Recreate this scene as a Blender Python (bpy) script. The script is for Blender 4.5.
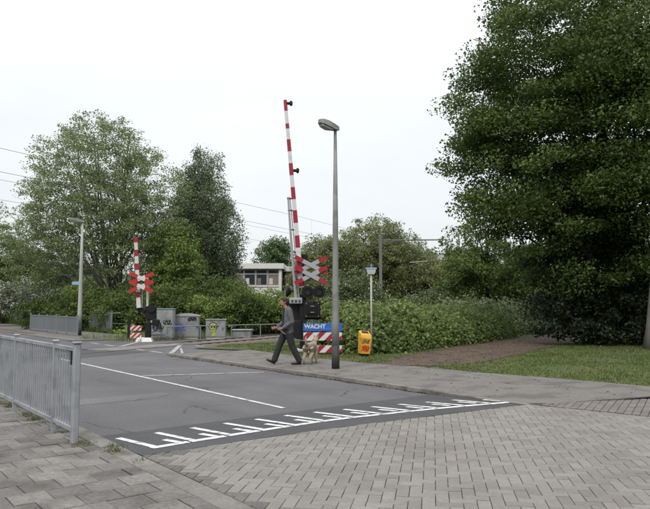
import bpy, bmesh, math, random
import numpy as np
from mathutils import Vector, Matrix, Euler

random.seed(7)
for o in list(bpy.data.objects):
    bpy.data.objects.remove(o)
scene = bpy.context.scene
COL = scene.collection
rad = math.radians

# ------------------------------------------------------------------ camera, sky, sun, exposure
cam_d = bpy.data.cameras.new('camera')
cam_d.sensor_width = 36.0
cam_d.lens = 36.0 * 640.0 / 650.0
cam_d.clip_start = 0.1
cam_d.clip_end = 3000.0
cam = bpy.data.objects.new('camera', cam_d)
cam.location = (0, 0, 1.57)
cam.rotation_euler = (rad(90 + 4.51), 0, 0)
COL.objects.link(cam)
scene.camera = cam

SUN_EL, SUN_AZ = rad(52), rad(200)      # veiled sun, high and behind the camera
world = bpy.data.worlds.new('World')
scene.world = world
world.use_nodes = True
wn, wl = world.node_tree.nodes, world.node_tree.links
wn.clear()
w_out = wn.new('ShaderNodeOutputWorld')
sky = wn.new('ShaderNodeTexSky')
sky.sky_type = 'NISHITA'
sky.sun_disc = False
sky.sun_elevation = SUN_EL
sky.sun_rotation = SUN_AZ
sky.air_density = 1.0
sky.dust_density = 4.0
bg_blue = wn.new('ShaderNodeBackground')
bg_blue.inputs['Strength'].default_value = 0.012     # little of the clear sky comes through
wl.new(sky.outputs[0], bg_blue.inputs['Color'])
# even cloud deck: darker at the horizon, brighter overhead, faint mottling
tc = wn.new('ShaderNodeTexCoord')
sep = wn.new('ShaderNodeSeparateXYZ'); wl.new(tc.outputs['Generated'], sep.inputs[0])
mx = wn.new('ShaderNodeMath'); mx.operation = 'MAXIMUM'; mx.inputs[1].default_value = 0.0
wl.new(sep.outputs['Z'], mx.inputs[0])
noi = wn.new('ShaderNodeTexNoise'); noi.inputs['Scale'].default_value = 1.8; noi.inputs['Detail'].default_value = 4
mp = wn.new('ShaderNodeMapping'); mp.inputs['Scale'].default_value = (1, 1, 3)
wl.new(tc.outputs['Generated'], mp.inputs['Vector']); wl.new(mp.outputs[0], noi.inputs['Vector'])
m1 = wn.new('ShaderNodeMath'); m1.operation = 'MULTIPLY_ADD'
m1.inputs[1].default_value = 0.88; m1.inputs[2].default_value = 0.485
sq = wn.new('ShaderNodeMath'); sq.operation = 'POWER'; sq.inputs[1].default_value = 2.0
wl.new(mx.outputs[0], sq.inputs[0]); wl.new(sq.outputs[0], m1.inputs[0])
m2 = wn.new('ShaderNodeMath'); m2.operation = 'MULTIPLY_ADD'
m2.inputs[1].default_value = 0.18; m2.inputs[2].default_value = -0.09
wl.new(noi.outputs['Fac'], m2.inputs[0])
m3 = wn.new('ShaderNodeMath'); m3.operation = 'ADD'
wl.new(m1.outputs[0], m3.inputs[0]); wl.new(m2.outputs[0], m3.inputs[1])
bg_cloud = wn.new('ShaderNodeBackground')
bg_cloud.inputs['Color'].default_value = (0.95, 0.975, 1.0, 1)
wl.new(m3.outputs[0], bg_cloud.inputs['Strength'])
add = wn.new('ShaderNodeAddShader')
wl.new(bg_blue.outputs[0], add.inputs[0]); wl.new(bg_cloud.outputs[0], add.inputs[1])
wl.new(add.outputs[0], w_out.inputs['Surface'])

sun_d = bpy.data.lights.new('sun', 'SUN')
sun_d.energy = 1.5
sun_d.angle = rad(25)
sun_d.color = (1.0, 0.96, 0.9)
sun = bpy.data.objects.new('sun', sun_d)
sdir = Vector((math.sin(SUN_AZ) * math.cos(SUN_EL), math.cos(SUN_AZ) * math.cos(SUN_EL), math.sin(SUN_EL)))
sun.rotation_euler = sdir.to_track_quat('Z', 'Y').to_euler()
sun.location = (0, -10, 30)
COL.objects.link(sun)

vs = scene.view_settings
vs.view_transform = 'Standard'
vs.look = 'None'
vs.gamma = 1
vs.exposure = 0.80
vs.use_curve_mapping = False

# ------------------------------------------------------------------ road frame: u runs up the road, v across it to the right
TH = rad(38.3)
DU = (-math.sin(TH), math.cos(TH))
DV = (math.cos(TH), math.sin(TH))
def R(u, v):
    return (DU[0] * u + DV[0] * v, DU[1] * u + DV[1] * v)
def R3(u, v, z=0.0):
    return (DU[0] * u + DV[0] * v, DU[1] * u + DV[1] * v, z)
# railway: passes T0, heading TD
T0 = (-3.95, 29.7); TD = (0.47, 0.883); TN = (0.883, -0.47)
def T3(s, w, z=0.0):
    return (T0[0] + TD[0] * s + TN[0] * w, T0[1] + TD[1] * s + TN[1] * w, z)

# ------------------------------------------------------------------ materials
MATS = {}
def mat(name, col, rough=0.8, var=0.12, scale=6.0, bump=0.0, bscale=60.0, metal=0.0, spec=0.3, isl=0.0,
        col2=None, c2scale=1.2, c2lo=0.5, c2hi=0.65, fine=0.0, fscale=250.0):
    """procedural: base colour, broad mottling, optional second tone (wear), fine speckle and bump; noises are in world space"""
    if name in MATS:
        return MATS[name]
    m = bpy.data.materials.new(name)
    m.use_nodes = True
    N, L = m.node_tree.nodes, m.node_tree.links
    bs = N['Principled BSDF']
    bs.inputs['Roughness'].default_value = rough
    bs.inputs['Metallic'].default_value = metal
    bs.inputs['Specular IOR Level'].default_value = spec
    geo = N.new('ShaderNodeNewGeometry')
    def noise(sc, det=4):
        n = N.new('ShaderNodeTexNoise'); n.inputs['Scale'].default_value = sc; n.inputs['Detail'].default_value = det
        L.new(geo.outputs['Position'], n.inputs['Vector']); return n
    base = None
    if col2 is not None:
        n2 = noise(c2scale, 6)
        rmp = N.new('ShaderNodeMapRange'); rmp.inputs['From Min'].default_value = c2lo; rmp.inputs['From Max'].default_value = c2hi
        L.new(n2.outputs['Fac'], rmp.inputs['Value'])
        mix = N.new('ShaderNodeMix'); mix.data_type = 'RGBA'
        mix.inputs['A'].default_value = (*col, 1); mix.inputs['B'].default_value = (*col2, 1)
        L.new(rmp.outputs[0], mix.inputs['Factor'])
        base = mix.outputs['Result']
    else:
        rgb = N.new('ShaderNodeRGB'); rgb.outputs[0].default_value = (*col, 1); base = rgb.outputs[0]
    n1 = noise(scale, 5)
    val = N.new('ShaderNodeMath'); val.operation = 'MULTIPLY_ADD'
    val.inputs[1].default_value = 2.4 * var; val.inputs[2].default_value = 1 - 1.2 * var
    L.new(n1.outputs['Fac'], val.inputs[0])
    v = val.outputs[0]
    if fine:
        nf = noise(fscale, 2)
        vf = N.new('ShaderNodeMath'); vf.operation = 'MULTIPLY_ADD'; vf.inputs[1].default_value = 5.0 * fine; vf.inputs[2].default_value = 1 - 2.5 * fine
        L.new(nf.outputs['Fac'], vf.inputs[0])
        mm = N.new('ShaderNodeMath'); mm.operation = 'MULTIPLY'; L.new(v, mm.inputs[0]); L.new(vf.outputs[0], mm.inputs[1]); v = mm.outputs[0]
    if isl:
        oi = N.new('ShaderNodeObjectInfo')
        ad = N.new('ShaderNodeMath'); ad.operation = 'ADD'; L.new(geo.outputs['Random Per Island'], ad.inputs[0]); L.new(oi.outputs['Random'], ad.inputs[1])
        fr = N.new('ShaderNodeMath'); fr.operation = 'FRACT'; L.new(ad.outputs[0], fr.inputs[0])
        vi = N.new('ShaderNodeMath'); vi.operation = 'MULTIPLY_ADD'; vi.inputs[1].default_value = 2 * isl; vi.inputs[2].default_value = 1 - isl
        L.new(fr.outputs[0], vi.inputs[0])
        mm = N.new('ShaderNodeMath'); mm.operation = 'MULTIPLY'; L.new(v, mm.inputs[0]); L.new(vi.outputs[0], mm.inputs[1]); v = mm.outputs[0]
    sc = N.new('ShaderNodeVectorMath'); sc.operation = 'SCALE'
    L.new(base, sc.inputs[0]); L.new(v, sc.inputs['Scale'])
    L.new(sc.outputs[0], bs.inputs['Base Color'])
    if bump:
        nb = noise(bscale, 3)
        bp = N.new('ShaderNodeBump'); bp.inputs['Strength'].default_value = bump; bp.inputs['Distance'].default_value = 0.01
        L.new(nb.outputs['Fac'], bp.inputs['Height']); L.new(bp.outputs[0], bs.inputs['Normal'])
    MATS[name] = m
    return m

def leafmat(name, ca, cb, trans=0.25, cl=0.5, extra=None, extra_amt=0.0):
    """leaf: colour drifts clump by clump (world noise) and leaf by leaf"""
    if name in MATS:
        return MATS[name]
    m = bpy.data.materials.new(name); m.use_nodes = True
    N, L = m.node_tree.nodes, m.node_tree.links
    bs = N['Principled BSDF']; out = N['Material Output']
    bs.inputs['Roughness'].default_value = 0.55
    bs.inputs['Specular IOR Level'].default_value = 0.25
    geo = N.new('ShaderNodeNewGeometry')
    nz = N.new('ShaderNodeTexNoise'); nz.inputs['Scale'].default_value = cl; nz.inputs['Detail'].default_value = 3
    L.new(geo.outputs['Position'], nz.inputs['Vector'])
    mr = N.new('ShaderNodeMapRange'); mr.inputs['From Min'].default_value = 0.35; mr.inputs['From Max'].default_value = 0.65
    L.new(nz.outputs['Fac'], mr.inputs['Value'])
    av = N.new('ShaderNodeMath'); av.operation = 'MULTIPLY_ADD'; av.inputs[1].default_value = 0.4
    hf = N.new('ShaderNodeMath'); hf.operation = 'MULTIPLY'; hf.inputs[1].default_value = 0.6
    L.new(mr.outputs[0], hf.inputs[0]); L.new(geo.outputs['Random Per Island'], av.inputs[0]); L.new(hf.outputs[0], av.inputs[2])
    mix = N.new('ShaderNodeMix'); mix.data_type = 'RGBA'
    mix.inputs['A'].default_value = (*ca, 1); mix.inputs['B'].default_value = (*cb, 1)
    L.new(av.outputs[0], mix.inputs['Factor'])
    c = mix.outputs['Result']
    if extra:
        wnz = N.new('ShaderNodeTexWhiteNoise'); wnz.noise_dimensions = '1D'; L.new(geo.outputs['Random Per Island'], wnz.inputs['W'])
        lt = N.new('ShaderNodeMath'); lt.operation = 'LESS_THAN'; lt.inputs[1].default_value = extra_amt
        L.new(wnz.outputs['Value'], lt.inputs[0])
        mx2 = N.new('ShaderNodeMix'); mx2.data_type = 'RGBA'; mx2.inputs['B'].default_value = (*extra, 1)
        L.new(lt.outputs[0], mx2.inputs['Factor']); L.new(c, mx2.inputs['A']); c = mx2.outputs['Result']
    L.new(c, bs.inputs['Base Color'])
    tr = N.new('ShaderNodeBsdfTranslucent'); L.new(c, tr.inputs['Color'])
    ms = N.new('ShaderNodeMixShader'); ms.inputs[0].default_value = trans
    L.new(bs.outputs[0], ms.inputs[1]); L.new(tr.outputs[0], ms.inputs[2]); L.new(ms.outputs[0], out.inputs['Surface'])
    MATS[name] = m
    return m

def glassmat(name, col=(0.03, 0.035, 0.04)):
    if name in MATS: return MATS[name]
    m = mat(name, col, rough=0.08, var=0.1, scale=1.5, spec=0.5)
    return m

def asphaltmat(name, col, crack=0.5):
    m = mat(name, col, 0.88, 0.16, 0.55, 0.6, 160, fine=0.17, fscale=30, col2=tuple(c * 1.22 for c in col), c2scale=0.35, c2lo=.42, c2hi=.62)
    N, L = m.node_tree.nodes, m.node_tree.links
    bs = N['Principled BSDF']; src = bs.inputs['Base Color'].links[0].from_socket
    geo = N.new('ShaderNodeNewGeometry')
    mp_ = N.new('ShaderNodeMapping'); mp_.vector_type = 'POINT'; mp_.inputs['Rotation'].default_value = (0, 0, -TH)
    L.new(geo.outputs['Position'], mp_.inputs['Vector'])
    mp2 = N.new('ShaderNodeMapping'); mp2.inputs['Scale'].default_value = (1.6, 0.10, 1); L.new(mp_.outputs[0], mp2.inputs['Vector'])
    st = N.new('ShaderNodeTexNoise'); st.inputs['Scale'].default_value = 1.0; st.inputs['Detail'].default_value = 5; L.new(mp2.outputs[0], st.inputs['Vector'])
    sv = N.new('ShaderNodeMath'); sv.operation = 'MULTIPLY_ADD'; sv.inputs[1].default_value = 0.5; sv.inputs[2].default_value = 0.75; L.new(st.outputs['Fac'], sv.inputs[0])
    # fine crack network, broken up by noise
    wob = N.new('ShaderNodeTexNoise'); wob.inputs['Scale'].default_value = 2.5; L.new(geo.outputs['Position'], wob.inputs['Vector'])
    wv = N.new('ShaderNodeVectorMath'); wv.operation = 'MULTIPLY_ADD'; wv.inputs[1].default_value = (.35, .35, 0); L.new(wob.outputs['Color'], wv.inputs[0]); L.new(geo.outputs['Position'], wv.inputs[2])
    vo = N.new('ShaderNodeTexVoronoi'); vo.feature = 'DISTANCE_TO_EDGE'; vo.inputs['Scale'].default_value = .55; L.new(wv.outputs[0], vo.inputs['Vector'])
    lt = N.new('ShaderNodeMapRange'); lt.inputs['From Min'].default_value = .004; lt.inputs['From Max'].default_value = .012; lt.inputs['To Min'].default_value = 1; lt.inputs['To Max'].default_value = 0; L.new(vo.outputs['Distance'], lt.inputs['Value'])
    mk = N.new('ShaderNodeTexNoise'); mk.inputs['Scale'].default_value = .8; L.new(geo.outputs['Position'], mk.inputs['Vector'])
    mr = N.new('ShaderNodeMapRange'); mr.inputs['From Min'].default_value = .5; mr.inputs['From Max'].default_value = .6; mr.inputs['To Max'].default_value = crack; L.new(mk.outputs['Fac'], mr.inputs['Value'])
    mu = N.new('ShaderNodeMath'); mu.operation = 'MULTIPLY'; L.new(lt.outputs[0], mu.inputs[0]); L.new(mr.outputs[0], mu.inputs[1])
    iv = N.new('ShaderNodeMath'); iv.operation = 'SUBTRACT'; iv.inputs[0].default_value = 1; L.new(mu.outputs[0], iv.inputs[1])
    al = N.new('ShaderNodeMath'); al.operation = 'MULTIPLY'; L.new(sv.outputs[0], al.inputs[0]); L.new(iv.outputs[0], al.inputs[1])
    sc = N.new('ShaderNodeVectorMath'); sc.operation = 'SCALE'; L.new(src, sc.inputs[0]); L.new(al.outputs[0], sc.inputs['Scale']); L.new(sc.outputs[0], bs.inputs['Base Color'])
    return m
ASPHALT = asphaltmat('asphalt', (0.079, 0.078, 0.081))
ASPHALT_NEW = asphaltmat('asphalt_newer', (0.050, 0.050, 0.053), .3)
ASPHALT_PALE = asphaltmat('asphalt_worn_pale', (0.094, 0.092, 0.092), .3)
WALK = mat('walkway_surface', (0.122, 0.115, 0.107), 0.9, 0.14, 0.9, 0.4, 120, fine=0.15, fscale=26, col2=(0.088, 0.082, 0.076), c2scale=1.7, c2lo=0.48, c2hi=0.62)
BRICK = mat('grey_brick', (0.162, 0.152, 0.138), 0.9, 0.13, 1.6, 0.5, 120, isl=0.12, fine=0.09, fscale=38, col2=(0.125, 0.115, 0.105), c2scale=0.8, c2lo=0.5, c2hi=0.7)
BRICK_DIRTY = mat('grimy_brick', (0.10, 0.094, 0.086), 0.9, 0.18, 3, 0.5, 120, isl=0.2, fine=0.14, fscale=38)
BRICK_RED = mat('reddish_grey_brick', (0.125, 0.112, 0.102), 0.9, 0.12, 2, 0.5, 120, isl=0.15, fine=0.14, fscale=38)
JOINT = mat('joint_sand', (0.048, 0.043, 0.037), 0.95, 0.25, 5, 0.4, 150)
TILE = mat('paving_tile', (0.122, 0.115, 0.108), 0.9, 0.24, 3.5, 0.5, 120, isl=0.22, fine=0.2, fscale=30, col2=(0.086, 0.08, 0.074), c2scale=2.6, c2lo=0.47, c2hi=0.66)
KERB = mat('kerb_concrete', (0.145, 0.138, 0.128), 0.9, 0.2, 3, 0.5, 90, isl=0.1, fine=0.15, fscale=38, col2=(0.085, 0.078, 0.068), c2scale=2.3)
PAINT = mat('road_paint', (0.50, 0.50, 0.49), 0.8, 0.12, 5, 0.3, 150, fine=.12, fscale=70, col2=(0.20, 0.20, 0.195), c2scale=13, c2lo=0.50, c2hi=0.70)
PAINT_OLD = mat('road_paint_worn', (0.30, 0.30, 0.29), 0.8, 0.15, 5, 0.3, 150, col2=(0.12, 0.12, 0.12), c2scale=9, c2lo=0.46, c2hi=0.68)
SOIL = mat('soil', (0.074, 0.050, 0.036), 0.95, 0.3, 2.5, 0.8, 30, fine=0.25, fscale=40, col2=(0.042, 0.034, 0.027), c2scale=1.3)
LAWN = mat('lawn_soil', (0.050, 0.068, 0.022), 0.95, 0.25, 1.2, 0.6, 40, fine=0.25, fscale=40, col2=(0.075, 0.06, 0.035), c2scale=0.8, c2lo=0.5, c2hi=0.68)
GROUND = mat('ground_cover', (0.045, 0.055, 0.025), 0.95, 0.3, 0.8, 0.6, 20, col2=(0.06, 0.05, 0.035), c2scale=0.5)
BALLAST = mat('ballast', (0.08, 0.069, 0.059), 0.95, 0.3, 9, 1.0, 18, fine=0.35, fscale=22)
GALV = mat('galvanised_steel', (0.26, 0.272, 0.29), 0.5, 0.10, 9, 0.05, 60, metal=0.35, spec=0.4, col2=(0.19, 0.20, 0.215), c2scale=4)
GALV_FAR = mat('weathered_fence_steel', (0.17, 0.185, 0.20), 0.6, 0.12, 3, metal=0.2)
POLE = mat('lamp_pole_grey', (0.17, 0.175, 0.165), 0.6, 0.10, 4, 0.05, 40, spec=0.35, col2=(0.125, 0.128, 0.12), c2scale=3)
POLE_PALE = mat('lamp_pole_pale', (0.27, 0.28, 0.255), 0.6, 0.10, 4)
DARK = mat('dark_base', (0.03, 0.03, 0.03), 0.7, 0.2, 5)
BLACK = mat('black_metal', (0.006, 0.006, 0.007), 0.6, 0.2, 5, spec=0.25)
BLACKM = mat('black_matt', (0.010, 0.010, 0.010), 0.85, 0.2, 5, spec=0.15)
LENS = mat('dark_red_lens', (0.02, 0.008, 0.008), 0.25, 0.1, 5, spec=0.5)
WHITE = mat('white_enamel', (0.46, 0.46, 0.455), 0.5, 0.06, 4, col2=(0.33, 0.33, 0.315), c2scale=5, c2lo=0.52, c2hi=0.8)
GREYW = mat('grey_white_enamel', (0.25, 0.258, 0.27), 0.5, 0.08, 4)
RED = mat('red_enamel', (0.215, 0.011, 0.02), 0.5, 0.10, 4, spec=0.35)
REDO = mat('bright_red_enamel', (0.31, 0.020, 0.018), 0.5, 0.08, 4, spec=0.35)
BLUE = mat('blue_enamel', (0.018, 0.085, 0.34), 0.45, 0.06, 4, spec=0.35)
LBLUE = mat('light_blue_enamel', (0.18, 0.30, 0.48), 0.45, 0.06, 4)
CABGREY = mat('cabinet_grey', (0.20, 0.21, 0.21), 0.6, 0.10, 3, col2=(0.105, 0.108, 0.105), c2scale=2.5, c2lo=0.5, c2hi=0.75)
CABLIGHT = mat('cabinet_light', (0.265, 0.28, 0.272), 0.6, 0.10, 3, col2=(0.135, 0.135, 0.128), c2scale=3, c2lo=0.52, c2hi=0.75)
TEAL = mat('teal_paint', (0.13, 0.25, 0.22), 0.6, 0.1, 4)
YELLOW = mat('bin_yellow', (0.50, 0.275, 0.022), 0.45, 0.07, 5, spec=0.4, col2=(0.34, 0.16, 0.02), c2scale=6, c2lo=0.48, c2hi=0.75)
ORANGE = mat('orange_spray', (0.45, 0.065, 0.008), 0.6, 0.1, 8)
SPRAY_BLUE = mat('blue_spray', (0.16, 0.18, 0.40), 0.7, 0.15, 8)
SPRAY_BLACK = mat('black_spray', (0.03, 0.03, 0.035), 0.7, 0.15, 8)
SPRAY_YELLOW = mat('yellow_spray', (0.34, 0.35, 0.07), 0.7, 0.12, 8)
RAILS = mat('rail_rust', (0.05, 0.03, 0.022), 0.75, 0.2, 6, metal=0.2)
RAILTOP = mat('rail_polished', (0.4, 0.4, 0.4), 0.35, 0.05, 6, metal=0.7)
SLEEPER = mat('sleeper', (0.12, 0.105, 0.09), 0.9, 0.2, 5)
WIRE = mat('wire', (0.09, 0.092, 0.09), 0.6, 0.05, 3)
MAST = mat('mast_grey_green', (0.11, 0.115, 0.105), 0.7, 0.1, 3)
BARK = mat('bark', (0.07, 0.062, 0.05), 0.95, 0.25, 5, 0.8, 25)
BARK_MID = mat('bark_mid', (0.09, 0.083, 0.072), 0.95, 0.25, 5, 0.8, 25)
BARK_DARK = mat('bark_dark', (0.035, 0.032, 0.027), 0.95, 0.25, 5, 0.8, 25)
BARK_PALE = mat('bark_pale', (0.11, 0.103, 0.09), 0.9, 0.25, 5, 0.5, 25)
WALLW = mat('white_render', (0.50, 0.50, 0.485), 0.8, 0.05, 1.5)
WALLB = mat('brown_panel', (0.16, 0.11, 0.085), 0.8, 0.1, 1.5)
FRAMEW = mat('white_frame', (0.42, 0.42, 0.41), 0.6, 0.05, 2)
GLASS = glassmat('window_glass')
CURTAIN = mat('blind', (0.15, 0.125, 0.11), 0.8, 0.2, 2)
ROOF = mat('roof_grey', (0.2, 0.19, 0.18), 0.85, 0.15, 2)
ROOFW = mat('roof_pale', (0.36, 0.36, 0.355), 0.8, 0.05, 2)
CONC = mat('pale_concrete', (0.33, 0.32, 0.305), 0.85, 0.12, 3)

# ------------------------------------------------------------------ mesh building
class MB:
    def __init__(s): s.v = []; s.f = []
    def add(s, vs_, fs_):
        b = len(s.v); s.v += [tuple(p) for p in vs_]; s.f += [tuple(i + b for i in f) for f in fs_]; return s
    def box(s, c, size, rot=None, bevel=0.0):
        hx, hy, hz = size[0] / 2, size[1] / 2, size[2] / 2
        if bevel:
            b = bevel; pts = []; 
            rings = [(-hz, b), (-hz + b, 0), (hz - b, 0), (hz, b)]
            for z, i in rings:
                x, y = hx - i, hy - i; e = b if i == 0 else b * .4
                pts += [(-x + e, -y, z), (x - e, -y, z), (x, -y + e, z), (x, y - e, z), (x - e, y, z), (-x + e, y, z), (-x, y - e, z), (-x, -y + e, z)]
            fs_ = [tuple(range(7, -1, -1)), tuple(range(24, 32))]
            for r in range(3):
                for k in range(8):
                    a, bb = r * 8 + k, r * 8 + (k + 1) % 8
                    fs_.append((a, bb, bb + 8, a + 8))
        else:
            pts = [(x, y, z) for z in (-hz, hz) for x, y in ((-hx, -hy), (hx, -hy), (hx, hy), (-hx, hy))]
            fs_ = [(3, 2, 1, 0), (4, 5, 6, 7), (0, 1, 5, 4), (1, 2, 6, 5), (2, 3, 7, 6), (3, 0, 4, 7)]
        out = []
        for p in pts:
            p = Vector(p)
            if rot is not None: p = rot @ p
            out.append((p.x + c[0], p.y + c[1], p.z + c[2]))
        return s.add(out, fs_)
    def tube(s, pts, rads, n=8, cap=True, up=None):
        """rads: number or (ra, rb) per point; rb lies along the reference 'up'"""
        pts = [Vector(p) for p in pts]
        k = len(pts); rings = []
        ref = Vector(up) if up else None
        for i, p in enumerate(pts):
            t = (pts[min(i + 1, k - 1)] - pts[max(i - 1, 0)])
            t = t.normalized() if t.length > 1e-9 else Vector((0, 0, 1))
            if ref is None:
                ref = Vector((0, 0, 1)) if abs(t.z) < 0.9 else Vector((1, 0, 0))
            a = t.cross(ref)
            if a.length < 1e-4: a = t.cross(Vector((0.3, 1, 0.1)))
            a.normalize(); b = a.cross(t).normalized()
            if not up: ref = b
            r = rads[i] if isinstance(rads, (list, tuple)) else rads
            ra, rb = r if isinstance(r, (list, tuple)) else (r, r)
            rings.append([p + a * (ra * math.cos(2 * math.pi * j / n)) + b * (rb * math.sin(2 * math.pi * j / n)) for j in range(n)])
        vs_ = [q for r in rings for q in r]; fs_ = []
        for i in range(k - 1):
            for j in range(n):
                fs_.append((i * n + j, i * n + (j + 1) % n, (i + 1) * n + (j + 1) % n, (i + 1) * n + j))
        if cap:
            fs_.append(tuple(range(n - 1, -1, -1))); fs_.append(tuple((k - 1) * n + j for j in range(n)))
        return s.add(vs_, fs_)
    def prism(s, poly, z0, z1, inset=0.0, zb=None):
        """vertical prism from a ccw xy polygon, optional bevelled top edge"""
        n = len(poly); vs_ = [(x, y, z0) for x, y in poly]
        if inset:
            cx = sum(p[0] for p in poly) / n; cy = sum(p[1] for p in poly) / n
            zb_ = z1 - inset * 0.7 if zb is None else zb
            vs_ += [(x, y, zb_) for x, y in poly]
            for x, y in poly:
                dx, dy = cx - x, cy - y; l = max(1e-6, math.hypot(dx, dy)); q = min(inset * 1.4, l * 0.4)
                vs_.append((x + dx / l * q, y + dy / l * q, z1))
            rows = 2
        else:
            vs_ += [(x, y, z1) for x, y in poly]; rows = 1
        fs_ = [tuple(rows * n + j for j in range(n))]
        for r in range(rows):
            for j in range(n):
                fs_.append((r * n + j, r * n + (j + 1) % n, (r + 1) * n + (j + 1) % n, (r + 1) * n + j))
        return s.add(vs_, fs_)
    def plate(s, pts, thick, nrm):
        """thin slab: polygon points and extrusion along nrm"""
        n = len(pts); N_ = Vector(nrm).normalized() * thick
        vs_ = [tuple(p) for p in pts] + [tuple(Vector(p) + N_) for p in pts]
        fs_ = [tuple(range(n - 1, -1, -1)), tuple(range(n, 2 * n))] + [(j, (j + 1) % n, n + (j + 1) % n, n + j) for j in range(n)]
        return s.add(vs_, fs_)
    def lathe(s, prof, c=(0, 0, 0), n=16, axis='Z'):
        vs_ = []; k = len(prof)
        for r, z in prof:
            for j in range(n):
                a = 2 * math.pi * j / n
                p = (r * math.cos(a), r * math.sin(a), z)
                if axis == 'Y': p = (p[0], p[2], p[1])
                if axis == 'X': p = (p[2], p[0], p[1])
                vs_.append((p[0] + c[0], p[1] + c[1], p[2] + c[2]))
        fs_ = [(i * n + j, i * n + (j + 1) % n, (i + 1) * n + (j + 1) % n, (i + 1) * n + j) for i in range(k - 1) for j in range(n)]
        fs_.append(tuple(range(n - 1, -1, -1))); fs_.append(tuple((k - 1) * n + j for j in range(n)))
        return s.add(vs_, fs_)
    def mesh(s, name):
        me = bpy.data.meshes.new(name); me.from_pydata(s.v, [], s.f)
        bm = bmesh.new(); bm.from_mesh(me); bmesh.ops.recalc_face_normals(bm, faces=bm.faces); bm.to_mesh(me); bm.free()
        return me
    def build(s, name, m, parent=None, smooth=False, loc=None):
        return obj(name, s.mesh(name), m, parent, smooth, loc)

def obj(name, me, m, parent=None, smooth=False, loc=None):
    if m is not None and not me.materials: me.materials.append(m)
    if smooth:
        me.polygons.foreach_set('use_smooth', [True] * len(me.polygons))
    o = bpy.data.objects.new(name, me); COL.objects.link(o)
    if parent: o.parent = parent
    if loc: o.location = loc
    return o
def tag(o, label=None, cat=None, group=None, kind=None):
    if label: o['label'] = label
    if cat: o['category'] = cat
    if group: o['group'] = group
    if kind: o['kind'] = kind
    return o
def thing(name, label, cat, loc=(0, 0, 0), rz=0.0, group=None):
    o = bpy.data.objects.new(name, None); COL.objects.link(o)
    o.location = loc; o.rotation_euler = (0, 0, rz); o.empty_display_size = 0.2
    return tag(o, label, cat, group)
def struct(name, mb, m, parent=None):
    o = mb.build(name, m, parent)
    if parent is None: o['kind'] = 'structure'
    return o
def sheet(poly, z, nx=None):
    mb = MB(); mb.add([(x, y, z) for x, y in poly], [tuple(range(len(poly)))]); return mb
def np_mesh(name, verts, quads):
    """verts (n,3), quads (m,4) numpy"""
    me = bpy.data.meshes.new(name)
    me.vertices.add(len(verts)); me.vertices.foreach_set('co', verts.astype(np.float32).ravel())
    k = quads.shape[1]
    me.loops.add(quads.size); me.loops.foreach_set('vertex_index', quads.astype(np.int32).ravel())
    me.polygons.add(len(quads)); me.polygons.foreach_set('loop_start', np.arange(0, quads.size, k, dtype=np.int32))
    me.update(calc_edges=True); me.validate()
    return me
def text_mesh(body, size, name='lettering', bold=0.0, extrude=0.002, align='LEFT'):
    cu = bpy.data.curves.new(name, 'FONT'); cu.body = body; cu.size = size; cu.extrude = extrude; cu.offset = bold; cu.align_x = align
    to = bpy.data.objects.new(name, cu); COL.objects.link(to)
    dg = bpy.context.evaluated_depsgraph_get(); dg.update()
    me = bpy.data.meshes.new_from_object(to.evaluated_get(dg))
    bpy.data.objects.remove(to); bpy.data.curves.remove(cu)
    return me
def clip(poly, a, b, c):
    """keep a*x + b*y <= c"""
    out = []
    for i in range(len(poly)):
        p, q = poly[i], poly[(i + 1) % len(poly)]
        dp, dq = a * p[0] + b * p[1] - c, a * q[0] + b * q[1] - c
        if dp <= 0: out.append(p)
        if dp * dq < 0:
            t = dp / (dp - dq); out.append((p[0] + (q[0] - p[0]) * t, p[1] + (q[1] - p[1]) * t))
    return out
def in_view(x, y, m=0.04):
    return y > 4.6 and abs(x) < (0.508 + m) * y + 0.1

# ------------------------------------------------------------------ ground, road, pavements
g = MB()
g.add([(-900, -300, -0.09), (900, -300, -0.09), (900, 1600, -0.09), (-900, 1600, -0.09)], [(0, 1, 2, 3)])
ground = struct('ground', g, GROUND)

road = struct('road', sheet([R(7.72, 2.5), R(7.72, 8.6), R(18.9, 8.6), R(18.9, 11.7), R(28.4, 12.3), R(28.4, 8.6), R(170, 8.6), R(170, 2.5)][::-1], 0.0), ASPHALT)
rp = MB()
vsx = [2.67, 4.0, 5.07, 7.0, 8.6]
def edge_u(v): return 6.375 - 0.022 * (v - 2.8) if v < 5.07 else 6.325 - 0.107 * (v - 5.07)
us = [1.0, 0.7, 0.45, 0.2, 0.08, 0.0]
rv = [R3(edge_u(v) + k * (7.8 - edge_u(v)), v, 0.004 + 0.036 * min(1, max(0, (7.7 - (edge_u(v) + k * (7.8 - edge_u(v)))) / 1.3))) for k in us for v in vsx]
rp.add(rv, [(i * 5 + j, i * 5 + j + 1, (i + 1) * 5 + j + 1, (i + 1) * 5 + j) for i in range(5) for j in range(4)])
ramp = struct('road_ramp', rp, ASPHALT_NEW)
def ramp_z(u):
    return 0.004 + 0.036 * min(1, max(0, (7.7 - u) / 1.3)) if u < 7.8 else 0.0
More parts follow.
